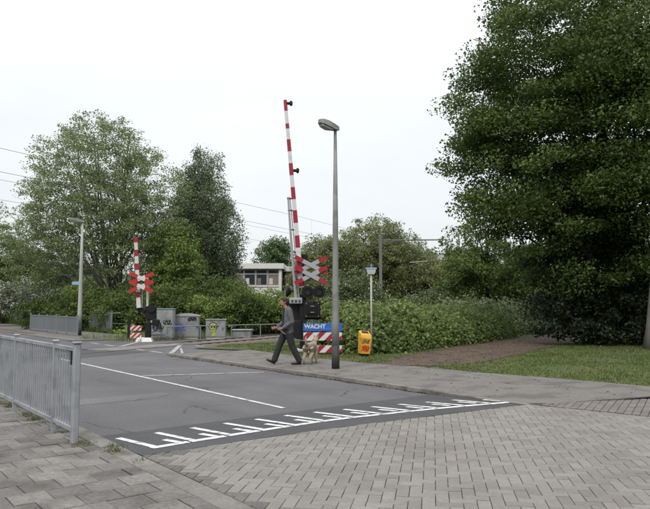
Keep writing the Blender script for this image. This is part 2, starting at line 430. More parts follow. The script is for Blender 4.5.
# worn pale repair band and the darker strip between the rails
def ragged(poly, step=0.25, amp=0.06, seed=1):
    rnd = random.Random(seed); out = []
    for i in range(len(poly)):
        p, q = poly[i], poly[(i + 1) % len(poly)]
        n = max(1, int(math.hypot(q[0] - p[0], q[1] - p[1]) / step))
        for k in range(n):
            t = k / n; out.append((p[0] + (q[0] - p[0]) * t + rnd.uniform(-amp, amp), p[1] + (q[1] - p[1]) * t + rnd.uniform(-amp, amp)))
    return out
struct('pale_asphalt_patch', sheet(ragged([R(10.35, 2.6), R(10.4, 4.6), R(10.75, 5.0), R(11.0, 4.9), R(10.95, 3.3), R(10.9, 2.6)], 0.3, 0.04), 0.003), ASPHALT_PALE)
struct('dark_asphalt_band', sheet(ragged([T3(-14.6, 2.1)[:2], T3(-8.0, 2.1)[:2], T3(-8.0, -2.1)[:2], T3(-14.6, -2.1)[:2]], 0.5, 0.02), 0.0035), ASPHALT_NEW)

# left pavement of square tiles, laid half-bond, rows running across it
ls = MB(); ls.add([R3(-3, -3, 0.012), R3(170, -3, 0.012), R3(170, 2.47, 0.012), R3(-3, 2.47, 0.012)], [(3, 2, 1, 0)])
pave_l = struct('left_pavement', ls, mat('joint_earth', (0.06, 0.053, 0.042), 0.95, 0.3, 6, 0.5, 120, col2=(0.045, 0.05, 0.028), c2scale=2.5))
tiles = []
for i in range(-8, 48):
    for j in range(-8, 10):
        u = 0.3 * i + 0.15; v = 2.45 - 0.3 * j - 0.15 - (0.15 if i % 2 else 0)
        if v > 2.31 or v < -1.0 : continue
        x, y = R(u, v); tiles.append((math.hypot(x, y) + (0 if in_view(x, y) else 100), u, v, x, y))
tiles.sort()
rnd = random.Random(3)
tm = MB(); tm.prism([(-0.1465, -0.1465), (0.1465, -0.1465), (0.1465, 0.1465), (-0.1465, 0.1465)], -0.03, 0.0, 0.004)
tme = tm.mesh('paving_tile'); tme.materials.append(TILE)
rest = MB()
for k, (dist, u, v, x, y) in enumerate(tiles):
    dz = 0.04 + rnd.uniform(-0.004, 0.004); a = TH + rnd.uniform(-0.012, 0.012)
    if k < 230:
        o = obj('paving_tile', tme, None, pave_l, loc=(x, y, dz)); o.rotation_euler = (rnd.uniform(-.01, .01), rnd.uniform(-.01, .01), a + rnd.choice((0, 1, 2, 3)) * math.pi / 2)
    else:
        c_, s_ = math.cos(a), math.sin(a)
        rest.prism([(x + px * c_ - py * s_, y + px * s_ + py * c_) for px, py in ((-.1465, -.1465), (.1465, -.1465), (.1465, .1465), (-.1465, .1465))], 0.01, dz, 0.004)
for i in range(-8, 48, 2):      # half tiles along the kerb in the shifted rows
    u = 0.3 * (i + 1) + 0.15
    p = [R(u - .1465, 2.312), R(u + .1465, 2.312), R(u + .1465, 2.448), R(u - .1465, 2.448)]
    rest.prism(p, 0.01, 0.04 + rnd.uniform(-.003, .003), 0.004)
tag(rest.build('paving_tiles', TILE, pave_l), kind='stuff')

# left kerb stones, flush at the raised brick table and then a step down to the road
kerb_l = struct('left_kerb', sheet([R(-3, 2.45), R(60, 2.45), R(60, 2.66), R(-3, 2.66)][::-1], 0.010), JOINT)
def kerbstone(parent, u0, u1, v0, v1, z0, z1, sd):
    mb = MB(); g_ = 0.004
    mb.prism([R(u0 + g_, v1 - .003), R(u1 - g_, v1 - .003), R(u1 - g_, v0 + .003), R(u0 + g_, v0 + .003)], z0, z1 + random.Random(sd).uniform(-.004, .004), 0.012)
    return mb.build('kerbstone', KERB, parent)
for k in range(0, 40):
    kerbstone(kerb_l, -2 + k, -1 + k, 2.45, 2.66, -0.03, 0.042 if k < 9 else 0.05, k)

# herringbone brick table
E2 = (0.166, 0.986); E1 = (0.986, -0.166); BW = 0.106
bt = MB(); bt.add([R3(-2, 2.6, 0.022), R3(-2, 10.6, 0.022), R3(4.26, 9.1, 0.022), R3(5.95, 8.7, 0.022), R3(6.33, 5.07, 0.022), R3(6.38, 2.6, 0.022)], [(0, 1, 2, 3, 4, 5)])
table = struct('brick_pavement', bt, JOINT)
def uvof(p): return (p[0] * DU[0] + p[1] * DU[1], p[0] * DV[0] + p[1] * DV[1])
bricks = []; cut = []
for i in range(-75, 75):
    for j in range(10, 110):
        k = (i - j) % 4
        if k == 0: w_, h_ = 2, 1
        elif k == 3: w_, h_ = 1, 2
        else: continue
        gp = 0.005 / 2 / BW
        cs = [(i + gp, j + gp), (i + w_ - gp, j + gp), (i + w_ - gp, j + h_ - gp), (i + gp, j + h_ - gp)]
        wp = [((a * E1[0] + b * E2[0]) * BW, (a * E1[1] + b * E2[1]) * BW) for a, b in cs]
        if min(p[1] for p in wp) < 2.2: continue
        uvp = [uvof(p) for p in wp]
        if all(p[0] < -1.5 for p in uvp): continue
        q = clip(uvp, 0, -1, -2.672)
        for lin in ((1, 0.022, 6.37 + 0.022 * 2.8), (1, 0.107, 6.32 + 0.107 * 5.07), (0.226, 1, 8.66 + 0.226 * 5.94)):
            if q: q = clip(q, *lin)
        if len(q) < 3: continue
        area = 0.5 * abs(sum(q[t][0] * q[(t + 1) % len(q)][1] - q[(t + 1) % len(q)][0] * q[t][1] for t in range(len(q))))
        if area < 0.0008: continue
        cx = sum(p[0] for p in wp) / 4; cy = sum(p[1] for p in wp) / 4
        if len(q) == 4 and area > 0.019: bricks.append((math.hypot(cx, cy) + (0 if in_view(cx, cy, -0.02) and cy > 5.0 else 100), cx, cy, w_, wp))
        else: cut.append([R(*p) for p in q])
bricks.sort(key=lambda t: t[0])
hw, hh = BW - 0.0025, BW / 2 - 0.0025
bm_ = MB(); bm_.prism([(-hw, -hh), (hw, -hh), (hw, hh), (-hw, hh)], -0.02, 0.0, 0.0045)
bme = bm_.mesh('brick'); bme.materials.append(BRICK)
far_b = MB(); dirty = MB()
aE = math.atan2(E1[1], E1[0])
for k, (dist, cx, cy, w_, wp) in enumerate(bricks):
    dz = 0.041 + rnd.uniform(-0.0025, 0.0025)
    u, v = uvof((cx, cy))
    if k < 300:
        o = obj('brick', bme, None, table, loc=(cx, cy, dz))
        o.rotation_euler = (rnd.uniform(-.012, .012), rnd.uniform(-.012, .012), aE + (0 if w_ == 2 else math.pi / 2) + rnd.choice((0, math.pi)) + rnd.uniform(-.012, .012))
    else:
        (dirty if v < 2.95 and rnd.random() < .6 else far_b).prism(wp, 0.02, dz, 0.0045)
for q in cut:
    u, v = uvof(q[0])
    if sum((q[t][0] * q[(t + 1) % len(q)][1] - q[(t + 1) % len(q)][0] * q[t][1]) for t in range(len(q))) < 0: q = q[::-1]
    (dirty if v < 3.0 else far_b).prism(q, 0.02, 0.040 + rnd.uniform(-.003, .002), 0.003)
tag(far_b.build('bricks', BRICK, table), kind='stuff')
tag(dirty.build('grimy_edge_bricks', BRICK_DIRTY, table), kind='stuff')

# small brick apron joining the right pavement
ap = MB(); ap.add([R3(5.95, 8.68, 0.030), R3(5.6, 9.45, 0.030), R3(5.52, 10.0, 0.030), R3(5.1, 11.5, 0.030), R3(-1, 13.0, 0.030), R3(-1, 10.3, 0.030)], [(5, 4, 3, 2, 1, 0)])
apron = struct('brick_apron', ap, JOINT)
F2 = (0.5, 0.866); F1 = (0.866, -0.5)
am = MB()
for j in range(40, 150):
    for i in range(-20, 60):
        a0 = i * 0.105; b0 = j * 0.21 * 0.5 + (0.0 if i % 2 else 0.0)
        b0 = j * 0.21 + (0.105 if i % 2 else 0)
        cs = [(a0 + .004, b0 + .004), (a0 + .101, b0 + .004), (a0 + .101, b0 + .206), (a0 + .004, b0 + .206)]
        wp = [(a * F1[0] + b * F2[0], a * F1[1] + b * F2[1]) for a, b in cs]
        uvp = [uvof(p) for p in wp]
        q = clip(uvp, -0.226, -1, -(8.70 + 0.226 * 5.94))
        for lin in ((1, 0.28, 5.6 + 0.28 * 9.45), (1, 0.45, 5.95 + 0.45 * 8.68), (-1, 0, 1.0), (0.12, 1, 12.8)):
            if q: q = clip(q, *lin)
        if len(q) >= 3:
            q = [R(*p) for p in q]
            am.prism(q, 0.03, 0.046 + rnd.uniform(-.003, .003), 0.004)
tag(am.build('bricks', BRICK_RED, apron), kind='stuff')

# right pavement: smooth grey surface behind a low kerb
gedge = [(4.76, 12.40), (5.76, 12.31), (7.52, 12.15), (9.28, 11.80), (11.08, 11.74), (12.8, 11.3), (15.5, 11.25), (18.8, 11.6)]
rw = MB()
poly = [R(u, v) for u, v in ragged([(5.62, 9.3), (5.75, 8.72), (18.8, 8.72)], 2.0, 0.0)[:0] + [(5.58, 9.5), (5.72, 8.98), (6.0, 8.72), (18.8, 8.72), (18.8, 11.6)] + gedge[::-1][1:] + [(5.41, 10.1)]]
poly = poly[::-1]
if sum(poly[t][0] * poly[(t + 1) % len(poly)][1] - poly[(t + 1) % len(poly)][0] * poly[t][1] for t in range(len(poly))) < 0: poly = poly[::-1]
rw.prism(poly, -0.05, 0.05)
pave_r = struct('right_pavement', rw, WALK)
far_w = MB()
pf = [R(28.5, 8.74), R(28.5, 12.2), R(170, 12.2), R(170, 8.74)]
if sum(pf[t][0] * pf[(t + 1) % 4][1] - pf[(t + 1) % 4][0] * pf[t][1] for t in range(4)) < 0: pf = pf[::-1]
far_w.prism(pf, -0.05, 0.05)
pave_f = struct('far_pavement', far_w, WALK)
kerb_r = struct('right_kerb', sheet([R(6.0, 8.60), R(18.8, 8.60), R(18.8, 8.715), R(6.0, 8.715)][::-1], 0.006), JOINT)
for k in range(13):
    kerbstone(kerb_r, 5.9 + k, 6.9 + k, 8.60, 8.72, -0.03, 0.068 if k > 1 else 0.052, 100 + k)
gd = MB(); rnd = random.Random(15); gvv = []  # dirt strip along the kerb; its dark tone also paints in the kerb's shadow
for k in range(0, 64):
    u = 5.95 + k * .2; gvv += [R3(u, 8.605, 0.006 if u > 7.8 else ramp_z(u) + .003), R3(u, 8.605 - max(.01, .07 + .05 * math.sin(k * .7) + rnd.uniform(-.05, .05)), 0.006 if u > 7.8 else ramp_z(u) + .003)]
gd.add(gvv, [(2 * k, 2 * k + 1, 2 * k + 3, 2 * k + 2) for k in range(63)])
struct('gutter_dirt_and_shade', gd, mat('gutter_dirt_and_shade', (0.045, 0.036, 0.028), 0.95, 0.35, 8, 0.5, 60))
kerb_f = struct('far_kerb', sheet([R(28.4, 8.60), R(100, 8.60), R(100, 8.735), R(28.4, 8.735)][::-1], 0.006), JOINT)
for k in range(40):
    kerbstone(kerb_f, 28.5 + k, 29.5 + k, 8.60, 8.74, -0.03, 0.058, 200 + k)

# lawn, bare earth path, strip of soil at the far kerb
lawn = struct('lawn', sheet([R(-30, 9.3), R(18.85, 9.3), R(18.85, 11.7), T3(-6.2, 2.4)[:2], T3(95, 2.4)[:2], (160, 90), (160, -30)][::-1], 0.03), LAWN)
DIRT = [(1.3, 16.35), (1.9, 18.4), (2.7, 20.2), (4.0, 22.6), (7.6, 28.3), (12.5, 34.0), (12.3, 28.6), (9.6, 25.6), (7.2, 21.9), (5.3, 18.9), (3.9, 17.0), (2.7, 16.2)]
ep = MB(); gs = 0.14; rnd = random.Random(5)
def inside(px, py, poly):
    c = False; j = len(poly) - 1
    for i in range(len(poly)):
        (xi, yi), (xj, yj) = poly[i], poly[j]
        if (yi > py) != (yj > py) and px < (xj - xi) * (py - yi) / (yj - yi) + xi: c = not c
        j = i
    return c
gv = {}
for i in range(0, 90):
    for j in range(0, 135):
        px, py = 1.0 + gs * i, 15.8 + gs * j
        wob = .16 * math.sin(px * 5.1 + py * 2.3) + .12 * math.sin(py * 7.7 - px * 3.1)
        if inside(px + wob + rnd.uniform(-.12, .12), py + wob + rnd.uniform(-.2, .2), DIRT) and uvof((px, py))[1] > 11.1:
            q_ = []
            for a, b in ((i, j), (i + 1, j), (i + 1, j + 1), (i, j + 1)):
                if (a, b) not in gv:
                    gv[(a, b)] = len(ep.v); ep.v.append((1.0 + gs * (a - .5) + rnd.uniform(-.04, .04), 15.8 + gs * (b - .5) + rnd.uniform(-.04, .04), .036 + rnd.uniform(0, .012)))
                q_.append(gv[(a, b)])
            ep.f.append(tuple(q_))
struct('earth_path', ep, SOIL)
struct('soil_strip', sheet(ragged([R(36, 8.76), R(36.5, 9.2), R(90, 9.9), R(90, 8.76)][::-1], 0.8, 0.06, 6), 0.056), mat('soil_reddish', (0.09, 0.06, 0.04), 0.95, 0.3, 2, 0.5, 40))

# ------------------------------------------------------------------ road markings, each its own piece of paint on the road
def stripe(name, u0, v0, u1, v1, w, z=None, m=PAINT, parent=None):
    """flat painted bar from (u0,v0) to (u1,v1)"""
    du, dv = u1 - u0, v1 - v0; l = math.hypot(du, dv); nu, nv = -dv / l * w / 2, du / l * w / 2
    n = max(1, int(l / 0.25)); mb = MB(); vs_ = []
    for i in range(n + 1):
        t = i / n
        for sg in (1, -1):
            uu, vv = u0 + du * t + nu * sg, v0 + dv * t + nv * sg
            vs_.append(R3(uu, vv, (ramp_z(uu) + 0.005) if z is None else z))
    mb.add(vs_, [(2 * i, 2 * i + 1, 2 * i + 3, 2 * i + 2) for i in range(n)])
    return mb.build(name, m, parent or road)
def base_u(v):
    pts = [(2.8, 6.68), (3.45, 6.74), (4.44, 6.80), (5.5, 6.82), (7.0, 6.60), (8.5, 6.26)]
    for a, b in zip(pts, pts[1:]):
        if v <= b[0] or b is pts[-1]:
            return a[1] + (b[1] - a[1]) * (v - a[0]) / (b[0] - a[0])
for k in range(12):
    v = 2.84 + 0.487 * k
    b0 = base_u(v)
    stripe('long_tooth_marking', b0 + 0.055, v + 0.10, b0 + 0.83 - 0.012 * k, v, 0.085)
    stripe('short_tooth_marking', b0 + 0.055, v + 0.42, b0 + 0.36, v + 0.36, 0.085, m=PAINT)
    v1 = min(v + 0.47, 8.56)
    stripe('base_line_marking', b0 - 0.01, v + 0.05, base_u(v1) - 0.01, v1 + 0.035, 0.11)
stripe('centre_line_marking', 8.15, 5.64, 19.6, 5.62, 0.085, 0.007, mat('road_paint_greyed', (0.40, 0.40, 0.39), 0.8, 0.15, 5, 0.3, 150, fine=.12, fscale=70, col2=(0.16, 0.16, 0.16), c2scale=9, c2lo=0.5, c2hi=0.7))
stripe('centre_line_marking', 24.0, 5.62, 90, 5.62, 0.10, 0.007, PAINT_OLD)
stripe('stop_line_marking', 13.75, 5.72, 12.75, 8.25, 0.12, 0.007, PAINT_OLD)
for a, b in ((19.9, 20.9), (21.4, 22.4), (22.9, 23.8), (24.3, 25.3), (25.9, 26.9)):
    stripe('edge_dash_marking', a, 8.93, b, 8.95, 0.13, 0.007, PAINT_OLD)
for a, b in ((20.9, 21.7), (21.9, 22.6)):
    stripe('edge_dash_marking', a, 11.5, b, 11.5, 0.13, 0.007, PAINT_OLD)
stripe('crossing_line_marking', 23.36, 9.05, 24.07, 11.45, 0.26, 0.008, PAINT_OLD)
stripe('crossing_line_marking', 19.6, 9.1, 23.40, 11.25, 0.16, 0.009, PAINT_OLD)
stripe('crossing_line_marking', 23.9, 9.05, 27.3, 11.4, 0.16, 0.010, PAINT_OLD)
stripe('gutter_line_marking', 19.2, 9.3, 21.6, 10.4, 0.08, 0.011, PAINT_OLD)

# ------------------------------------------------------------------ railway track
bl = MB()
for s0, s1 in ((-4.6, 95), (-70, -14.9)):
    bl.add([T3(s0, 2.5, 0.0), T3(s1, 2.5, 0.0), T3(s1, 1.5, -0.035), T3(s0, 1.5, -0.035), T3(s1, -1.5, -0.035), T3(s0, -1.5, -0.035), T3(s1, -2.5, -0.02), T3(s0, -2.5, -0.02)],
           [(0, 1, 2, 3), (3, 2, 4, 5), (5, 4, 6, 7)])
struct('ballast_bed', bl, BALLAST)
track = thing('railway_track', 'rusty single railway track running across the road and behind the bramble hedge', 'railway track', T3(0, 0, 0))
def rel(p): return (p[0] - T0[0], p[1] - T0[1], p[2])
for w in (-0.75, 0.75):
    rm = MB()
    for a, b, zt, zb in ((-0.037, 0.037, 0.015, -0.025), (-0.012, 0.012, -0.025, -0.08), (-0.07, 0.07, -0.08, -0.10)):
        pts = [rel(T3(s, w + q, z)) for s in (-70, 95) for q, z in ((a, zb), (b, zb), (b, zt), (a, zt))]
        rm.add(pts, [(0, 1, 5, 4), (1, 2, 6, 5), (2, 3, 7, 6), (3, 0, 4, 7)])
    r_ = rm.build('rail', RAILS, track)
    rt = MB(); rt.add([rel(T3(s, w + q, 0.017)) for s in (-70, 95) for q in (-0.028, 0.028)], [(0, 1, 3, 2)])
    rt.build('running_surface', RAILTOP, r_)
sm = MB(); sm.box((0, 0, 0), (2.6, 0.25, 0.12), bevel=0.02); sme = sm.mesh('sleeper'); sme.materials.append(SLEEPER)
ta = math.atan2(TN[1], TN[0])
for k in range(110):
    o = obj('sleeper', sme, None, track, loc=rel(T3(-4.2 + 0.62 * k, 0, -0.075))); o.rotation_euler.z = ta
for k in range(4):           # concrete edge panels where the pavement meets the rails
    pm = MB(); s0 = -8.2 + 0.9 * k
    pts = [rel(T3(s0 + q, w))[:2] for q, w in ((0.01, -0.68), (0.89, -0.68), (0.89, 0.68), (0.01, 0.68))]
    if sum(pts[t][0] * pts[(t + 1) % 4][1] - pts[(t + 1) % 4][0] * pts[t][1] for t in range(4)) < 0: pts = pts[::-1]
    pm.prism(pts, -0.05, 0.013, 0.01); pm.build('crossing_panel', KERB, track)

# overhead wires: messenger and contact wire of two tracks, with droppers
def wire(name, label, w, z0, sag, drop=None):
    mb = MB(); pts = []
    for k in range(0, 61):
        s = -45 + k * 2.5
        t = ((s + 45) % 50) / 50.0
        pts.append(T3(s, w, z0 - sag * 4 * t * (1 - t)))
    mb.tube(pts, 0.0068, 5)
    o = mb.build('overhead_wire', WIRE); tag(o, label, 'wire', 'overhead railway wires')
    if drop:
        for k in range(0, 12):
            s = -43 + k * 8.3; t = ((s + 45) % 50) / 50.0
            d_ = MB(); d_.tube([T3(s, w, z0 - sag * 4 * t * (1 - t)), T3(s, w, drop)], 0.003, 4)
            d_.build('dropper', WIRE, o)
            c_ = MB(); c_.box(T3(s, w, drop - 0.01), (0.05, 0.05, 0.09)); c_.build('clamp', WIRE, o)
    return o
wire('m1', 'upper overhead railway wire of the nearer pair, topmost of the four', 0.0, 6.36, 0.12, 5.56)
wire('c1', 'lower overhead railway wire of the nearer pair', 0.0, 5.54, 0.0)
wire('m2', 'upper overhead railway wire of the farther pair', -4.69, 6.40, 0.12, 5.56)
wire('c2', 'lower overhead railway wire of the farther pair, lowest of the four', -4.69, 5.54, 0.0)

# ------------------------------------------------------------------ fences
def uvang(): return math.atan2(DU[1], DU[0])
# near railing: end post, square posts with caps, rails and thin upright bars
fence = thing('railing', 'galvanised steel pedestrian railing in the left foreground beside the road', 'railing', R3(7.36, 2.29, 0.04), uvang())
posts = [0.81, 2.76, 4.71, 6.66, 8.61]
pm = MB(); pm.box((0, 0, 0.55), (0.075, 0.075, 1.10), bevel=0.012); p0 = pm.build('end_post', GALV, fence)
cm = MB(); cm.box((0, 0, 1.11), (0.095, 0.095, 0.025), bevel=0.008); cm.build('cap', GALV, p0)
for x in posts:
    pm = MB(); pm.box((x, 0, 0.54), (0.05, 0.05, 1.08)); p = pm.build('post', GALV, fence)
    cm = MB(); cm.box((x, 0, 1.095), (0.075, 0.075, 0.03), bevel=0.01); cm.build('cap', GALV, p)
xs = [0.0] + posts
bmb = MB(); bmb.tube([(0, 0, 0.155), (0, 0, 1.02)], 0.0085, 6); bar_me = bmb.mesh('bar'); bar_me.materials.append(GALV)
for a, b in zip(xs, xs[1:]):
    for z, hh_, dd in ((1.035, 0.04, 0.045), (0.155, 0.035, 0.04)):
        rm = MB(); rm.box(((a + b) / 2, 0, z), (b - a - 0.05, dd, hh_)); rm.build('rail', GALV, fence)
    n = int(round((b - a) / 0.098))
    for k in range(1, n):
        obj('bar', bar_me, None, fence, loc=(a + (b - a) * k / n, 0, 0))
for x in (0.105, 0.205):  # two small dark plates between the bars next to the end post
    tm_ = MB(); tm_.box((x, 0, 0.935), (0.055, 0.012, 0.16)); tm_.build('dark_plate', BLACKM, fence)

def far_fence(label, u0, v0, u1, v1, n, h_, z=0.05, group=None):
    a, b = R(u0, v0), R(u1, v1); L_ = math.hypot(b[0] - a[0], b[1] - a[1])
    t = thing('steel_fence', label, 'fence', (a[0], a[1], z), math.atan2(b[1] - a[1], b[0] - a[0]), group)
    for k in range(n + 1):
        x = L_ * k / n
        m = MB(); m.box((x, 0, h_ / 2 + .02), (0.06, 0.06, h_ + .04)); p = m.build('post', GALV_FAR, t)
        c_ = MB(); c_.box((x, 0, h_ + .055), (0.085, 0.085, 0.03)); c_.build('cap', GALV, p)
    for k in range(n):
        x0, x1 = L_ * k / n + .03, L_ * (k + 1) / n - .03
        for zz in (0.12, h_ - .03):
            m = MB(); m.box(((x0 + x1) / 2, 0, zz), (x1 - x0, 0.04, 0.04)); m.build('rail', GALV_FAR, t)
        m = MB(); nb = int((x1 - x0) / 0.11)
        for q in range(1, nb):
            m.box((x0 + (x1 - x0) * q / nb, 0, h_ / 2 + .03), (0.022, 0.022, h_ - .15))
        tag(m.build('bars', GALV_FAR, t), kind='stuff')
    return t
far_fence('short grey steel railing on the far pavement left of the pale lamp post', 32.0, 9.95, 41.2, 10.05, 5, 0.95)
far_fence('long grey steel fence at the back of the far pavement', 34.3, 12.45, 74.0, 12.6, 18, 1.12)
hp = thing('hoop_rail', 'thin grey tubular hoop rail left of the far barrier', 'rail', (-11.75, 35.2, -0.05), rad(-15))
m = MB(); m.tube([(0, 0, 0), (0, 0, 1.12), (0.06, 0, 1.18), (0.95, 0, 1.18), (1.01, 0, 1.12), (1.01, 0, 0)], 0.025, 6); m.build('hoop', GALV_FAR, hp)
m = MB(); m.tube([(0, 0, 0.6), (1.01, 0, 0.6)], 0.018, 6); m.build('mid_rail', GALV_FAR, hp)

# pedestrian guard rail in front of the cabinets
gr = thing('guard_rail', 'thin pale tubular guard rail beyond the track in front of the cabinets', 'guard rail', (-7.0, 28.6, -0.05), 0)
gx1 = (5.1, 4.1)
m = MB(); m.tube([(0, 0, 0.66), (gx1[0], gx1[1], 0.66)], 0.028, 6); m.build('top_rail', GALV_FAR, gr)
for k in range(5):
    t = k / 4
    m = MB(); m.tube([(gx1[0] * t, gx1[1] * t, 0), (gx1[0] * t, gx1[1] * t, 0.65)], 0.028, 6); m.build('post', GALV_FAR, gr)
m = MB(); m.box((-0.3, -0.25, 0.3), (1.1, 0.05, 0.07)); m.build('lower_board', GALV_FAR, gr)

# ------------------------------------------------------------------ street lamps
def street_lamp(label, loc, rz, h_, r0, r1, pole_m, head_len, group=None, dark_h=0.55):
    t = thing('street_lamp', label, 'street lamp', loc, rz, group)
    m = MB(); m.tube([(0, 0, dark_h), (0, 0, 1.1), (0, 0, 1.25), (0, 0, h_ * .6), (0, 0, h_)], [r0, r0, r0 * .93, r0 * .75, r1], 14); pole = m.build('pole', pole_m, t, True)
    m = MB(); m.box((0, -r0 - .004, 0.95), (0.09, 0.012, 0.42), bevel=0.004); m.build('access_door', pole_m, pole)
    m = MB(); m.tube([(0, 0, -0.05), (0, 0, dark_h)], r0 + 0.006, 14); m.build('dark_base', DARK, t, True)
    # lantern: flat tapered shell on the mast top, glass underneath
    a = 0.13
    def sec(x, w, zt, zb): return [(x, -w, zb), (x, w, zb), (x, w * .75, zt), (x, -w * .75, zt)]
    q = [sec(-0.09, 0.06, 0.05, -0.04), sec(0.02, 0.085, 0.085, -0.05), sec(head_len * .5, 0.12, 0.10 + a * .3, -0.01), sec(head_len * .85, 0.11, 0.075 + a * .6, 0.03), sec(head_len, 0.05, 0.05 + a * .7, 0.055)]
    m = MB(); m.add([p for s_ in q for p in s_], [(i * 4 + j, i * 4 + (j + 1) % 4, (i + 1) * 4 + (j + 1) % 4, (i + 1) * 4 + j) for i in range(4) for j in range(4)] + [(3, 2, 1, 0), (16, 17, 18, 19)])
    hd = m.build('lantern', POLE, t, loc=(0, 0, h_))
    m = MB()
    q = [sec(head_len * .2, 0.075, -0.025, -0.06), sec(head_len * .5, 0.095, -0.005, -0.065), sec(head_len * .88, 0.08, 0.035, -0.015)]
    m.add([p for s_ in q for p in s_], [(i * 4 + j, i * 4 + (j + 1) % 4, (i + 1) * 4 + (j + 1) % 4, (i + 1) * 4 + j) for i in range(2) for j in range(4)] + [(3, 2, 1, 0), (8, 9, 10, 11)])
    m.build('lens', CONC, hd)
    return t
lamp_rz = math.atan2(-DV[1], -DV[0])
street_lamp('tall grey street lamp on the right pavement in front of the blue sign', R3(12.0, 9.80, 0.05), lamp_rz, 5.86, 0.088, 0.036, POLE, 0.50)
lf = street_lamp('pale street lamp with a small blue name plate on the far pavement', R3(33.0, 10.35, 0.05), lamp_rz, 5.75, 0.11, 0.05, POLE_PALE, 0.7)
m = MB(); m.box((0, 0, 0), (0.34, 0.02, 0.15)); pl = m.build('name_plate', LBLUE, lf)
pl.location = (0.17, 0.0, 2.62); pl.rotation_euler.z = -lamp_rz; pl.location = Vector((math.cos(lamp_rz) * -0.27, -math.sin(lamp_rz) * -0.27, 2.62))
pl.location = Matrix.Rotation(-lamp_rz, 3, 'Z') @ Vector((-0.25, -0.02, 2.62))

# slim post with a small lamp box
sp = thing('slim_post', 'slim pale post with a small white box on top behind the yellow bin', 'post', (1.45, 20.1, 0.03))
m = MB(); m.tube([(0, 0, 0), (0, 0, 2.55)], 0.032, 10); m.build('pole', POLE_PALE, sp, True)
m = MB(); m.add([(-.10, -.06, 2.50), (.10, -.06, 2.50), (.10, .06, 2.50), (-.10, .06, 2.50), (-.155, -.10, 2.66), (.155, -.10, 2.66), (.155, .10, 2.66), (-.155, .10, 2.66)],
                [(3, 2, 1, 0), (4, 5, 6, 7), (0, 1, 5, 4), (1, 2, 6, 5), (2, 3, 7, 6), (3, 0, 4, 7)]); m.build('lamp_box', WHITE, sp)
m = MB(); m.box((0, 0, 2.685), (0.33, 0.22, 0.045)); m.build('lid', LBLUE, sp)
m = MB(); m.tube([(0, 0, 2.70), (0, 0, 2.84)], 0.015, 6); m.build('tip', POLE_PALE, sp)

# ------------------------------------------------------------------ spray strokes as thin flat ribbons on a face
def ribbon(name, pts2, w, origin, ax, az, nrm, m, parent, off=0.004):
    """polyline in face coordinates (x along ax, z along az)"""
    mb = MB(); O = Vector(origin); A = Vector(ax); Z_ = Vector(az); N_ = Vector(nrm)
    P_ = [Vector((p[0], p[1])) for p in pts2]; vs_ = []
    for i, p in enumerate(P_):
        t = P_[min(i + 1, len(P_) - 1)] - P_[max(i - 1, 0)]
        if t.length < 1e-6: t = Vector((1, 0))
        t.normalize(); nn = Vector((-t.y, t.x)) * w / 2
        for q in (p + nn, p - nn):
            vs_.append(tuple(O + A * q.x + Z_ * q.y + N_ * off))
    mb.add(vs_, [(2 * i, 2 * i + 1, 2 * i + 3, 2 * i + 2) for i in range(len(P_) - 1)])
    return mb.build(name, m, parent)
def scribble(seed, x0, x1, z0, z1, n=26):
    r = random.Random(seed); out = []
    for k in range(n):
        t = k / (n - 1)
        out.append((x0 + (x1 - x0) * t + 0.18 * (x1 - x0) * math.sin(k * 1.7 + seed), (z0 + z1) / 2 + (z1 - z0) / 2 * math.sin(k * 1.25 + seed * 2) * r.uniform(.6, 1)))
    return out
def disc(cx, cz, rx, rz, n=18):
    return [(cx + rx * math.cos(2 * math.pi * k / n), cz + rz * math.sin(2 * math.pi * k / n)) for k in range(n)]
def patch(name, poly, y, m, parent, thick=0.002):
    mb = MB(); mb.plate([(p[0], y, p[1]) for p in poly], thick, (0, -1, 0)); return mb.build(name, m, parent)

# ------------------------------------------------------------------ yellow litter bin
bn = thing('litter_bin', 'yellow litter bin with orange graffiti in front of the bramble hedge', 'litter bin', (1.16, 19.35, 0.03), rad(14))
bn.rotation_euler = (0, rad(4), rad(14))
W0, D0 = 0.165, 0.15
m = MB()
pr = [(-W0 * .88, 0.08), (W0 * .88, 0.08)]
f_ = [(-W0 * .86, -D0 * .86, .09), (W0 * .86, -D0 * .86, .09), (W0 * .86, D0 * .86, .09), (-W0 * .86, D0 * .86, .09),
      (-W0, -D0, .56), (W0, -D0, .56), (W0, D0, .56), (-W0, D0, .56),
      (-W0 * .96, -D0 * .82, .64), (W0 * .96, -D0 * .82, .64), (W0 * .98, D0, .74), (-W0 * .98, D0, .74),
      (-W0 * .85, -D0 * .55, .68), (W0 * .85, -D0 * .55, .68), (W0 * .85, D0 * .95, .765), (-W0 * .85, D0 * .95, .765)]
fs_ = [(3, 2, 1, 0)] + [(r * 4 + j, r * 4 + (j + 1) % 4, (r + 1) * 4 + (j + 1) % 4, (r + 1) * 4 + j) for r in range(3) for j in range(4)] + [(12, 13, 14, 15)]
m.add(f_, fs_); body = m.build('body', YELLOW, bn)
m = MB(); m.add([(-.11, -.055, .694), (.11, -.055, .694), (.10, .10, .757), (-.10, .10, .757)], [(0, 1, 2, 3)]); m.build('opening', BLACK, bn)
m = MB(); m.box((0, 0, .055), (.24, .22, .07), bevel=.01); m.build('base', BLACKM, bn)
m = MB(); m.box((W0 + .02, .05, .5), (.05, .06, .22)); m.build('bracket', GALV, bn)
def fp(z): return -D0 * (.86 + .14 * (z - .09) / .47)
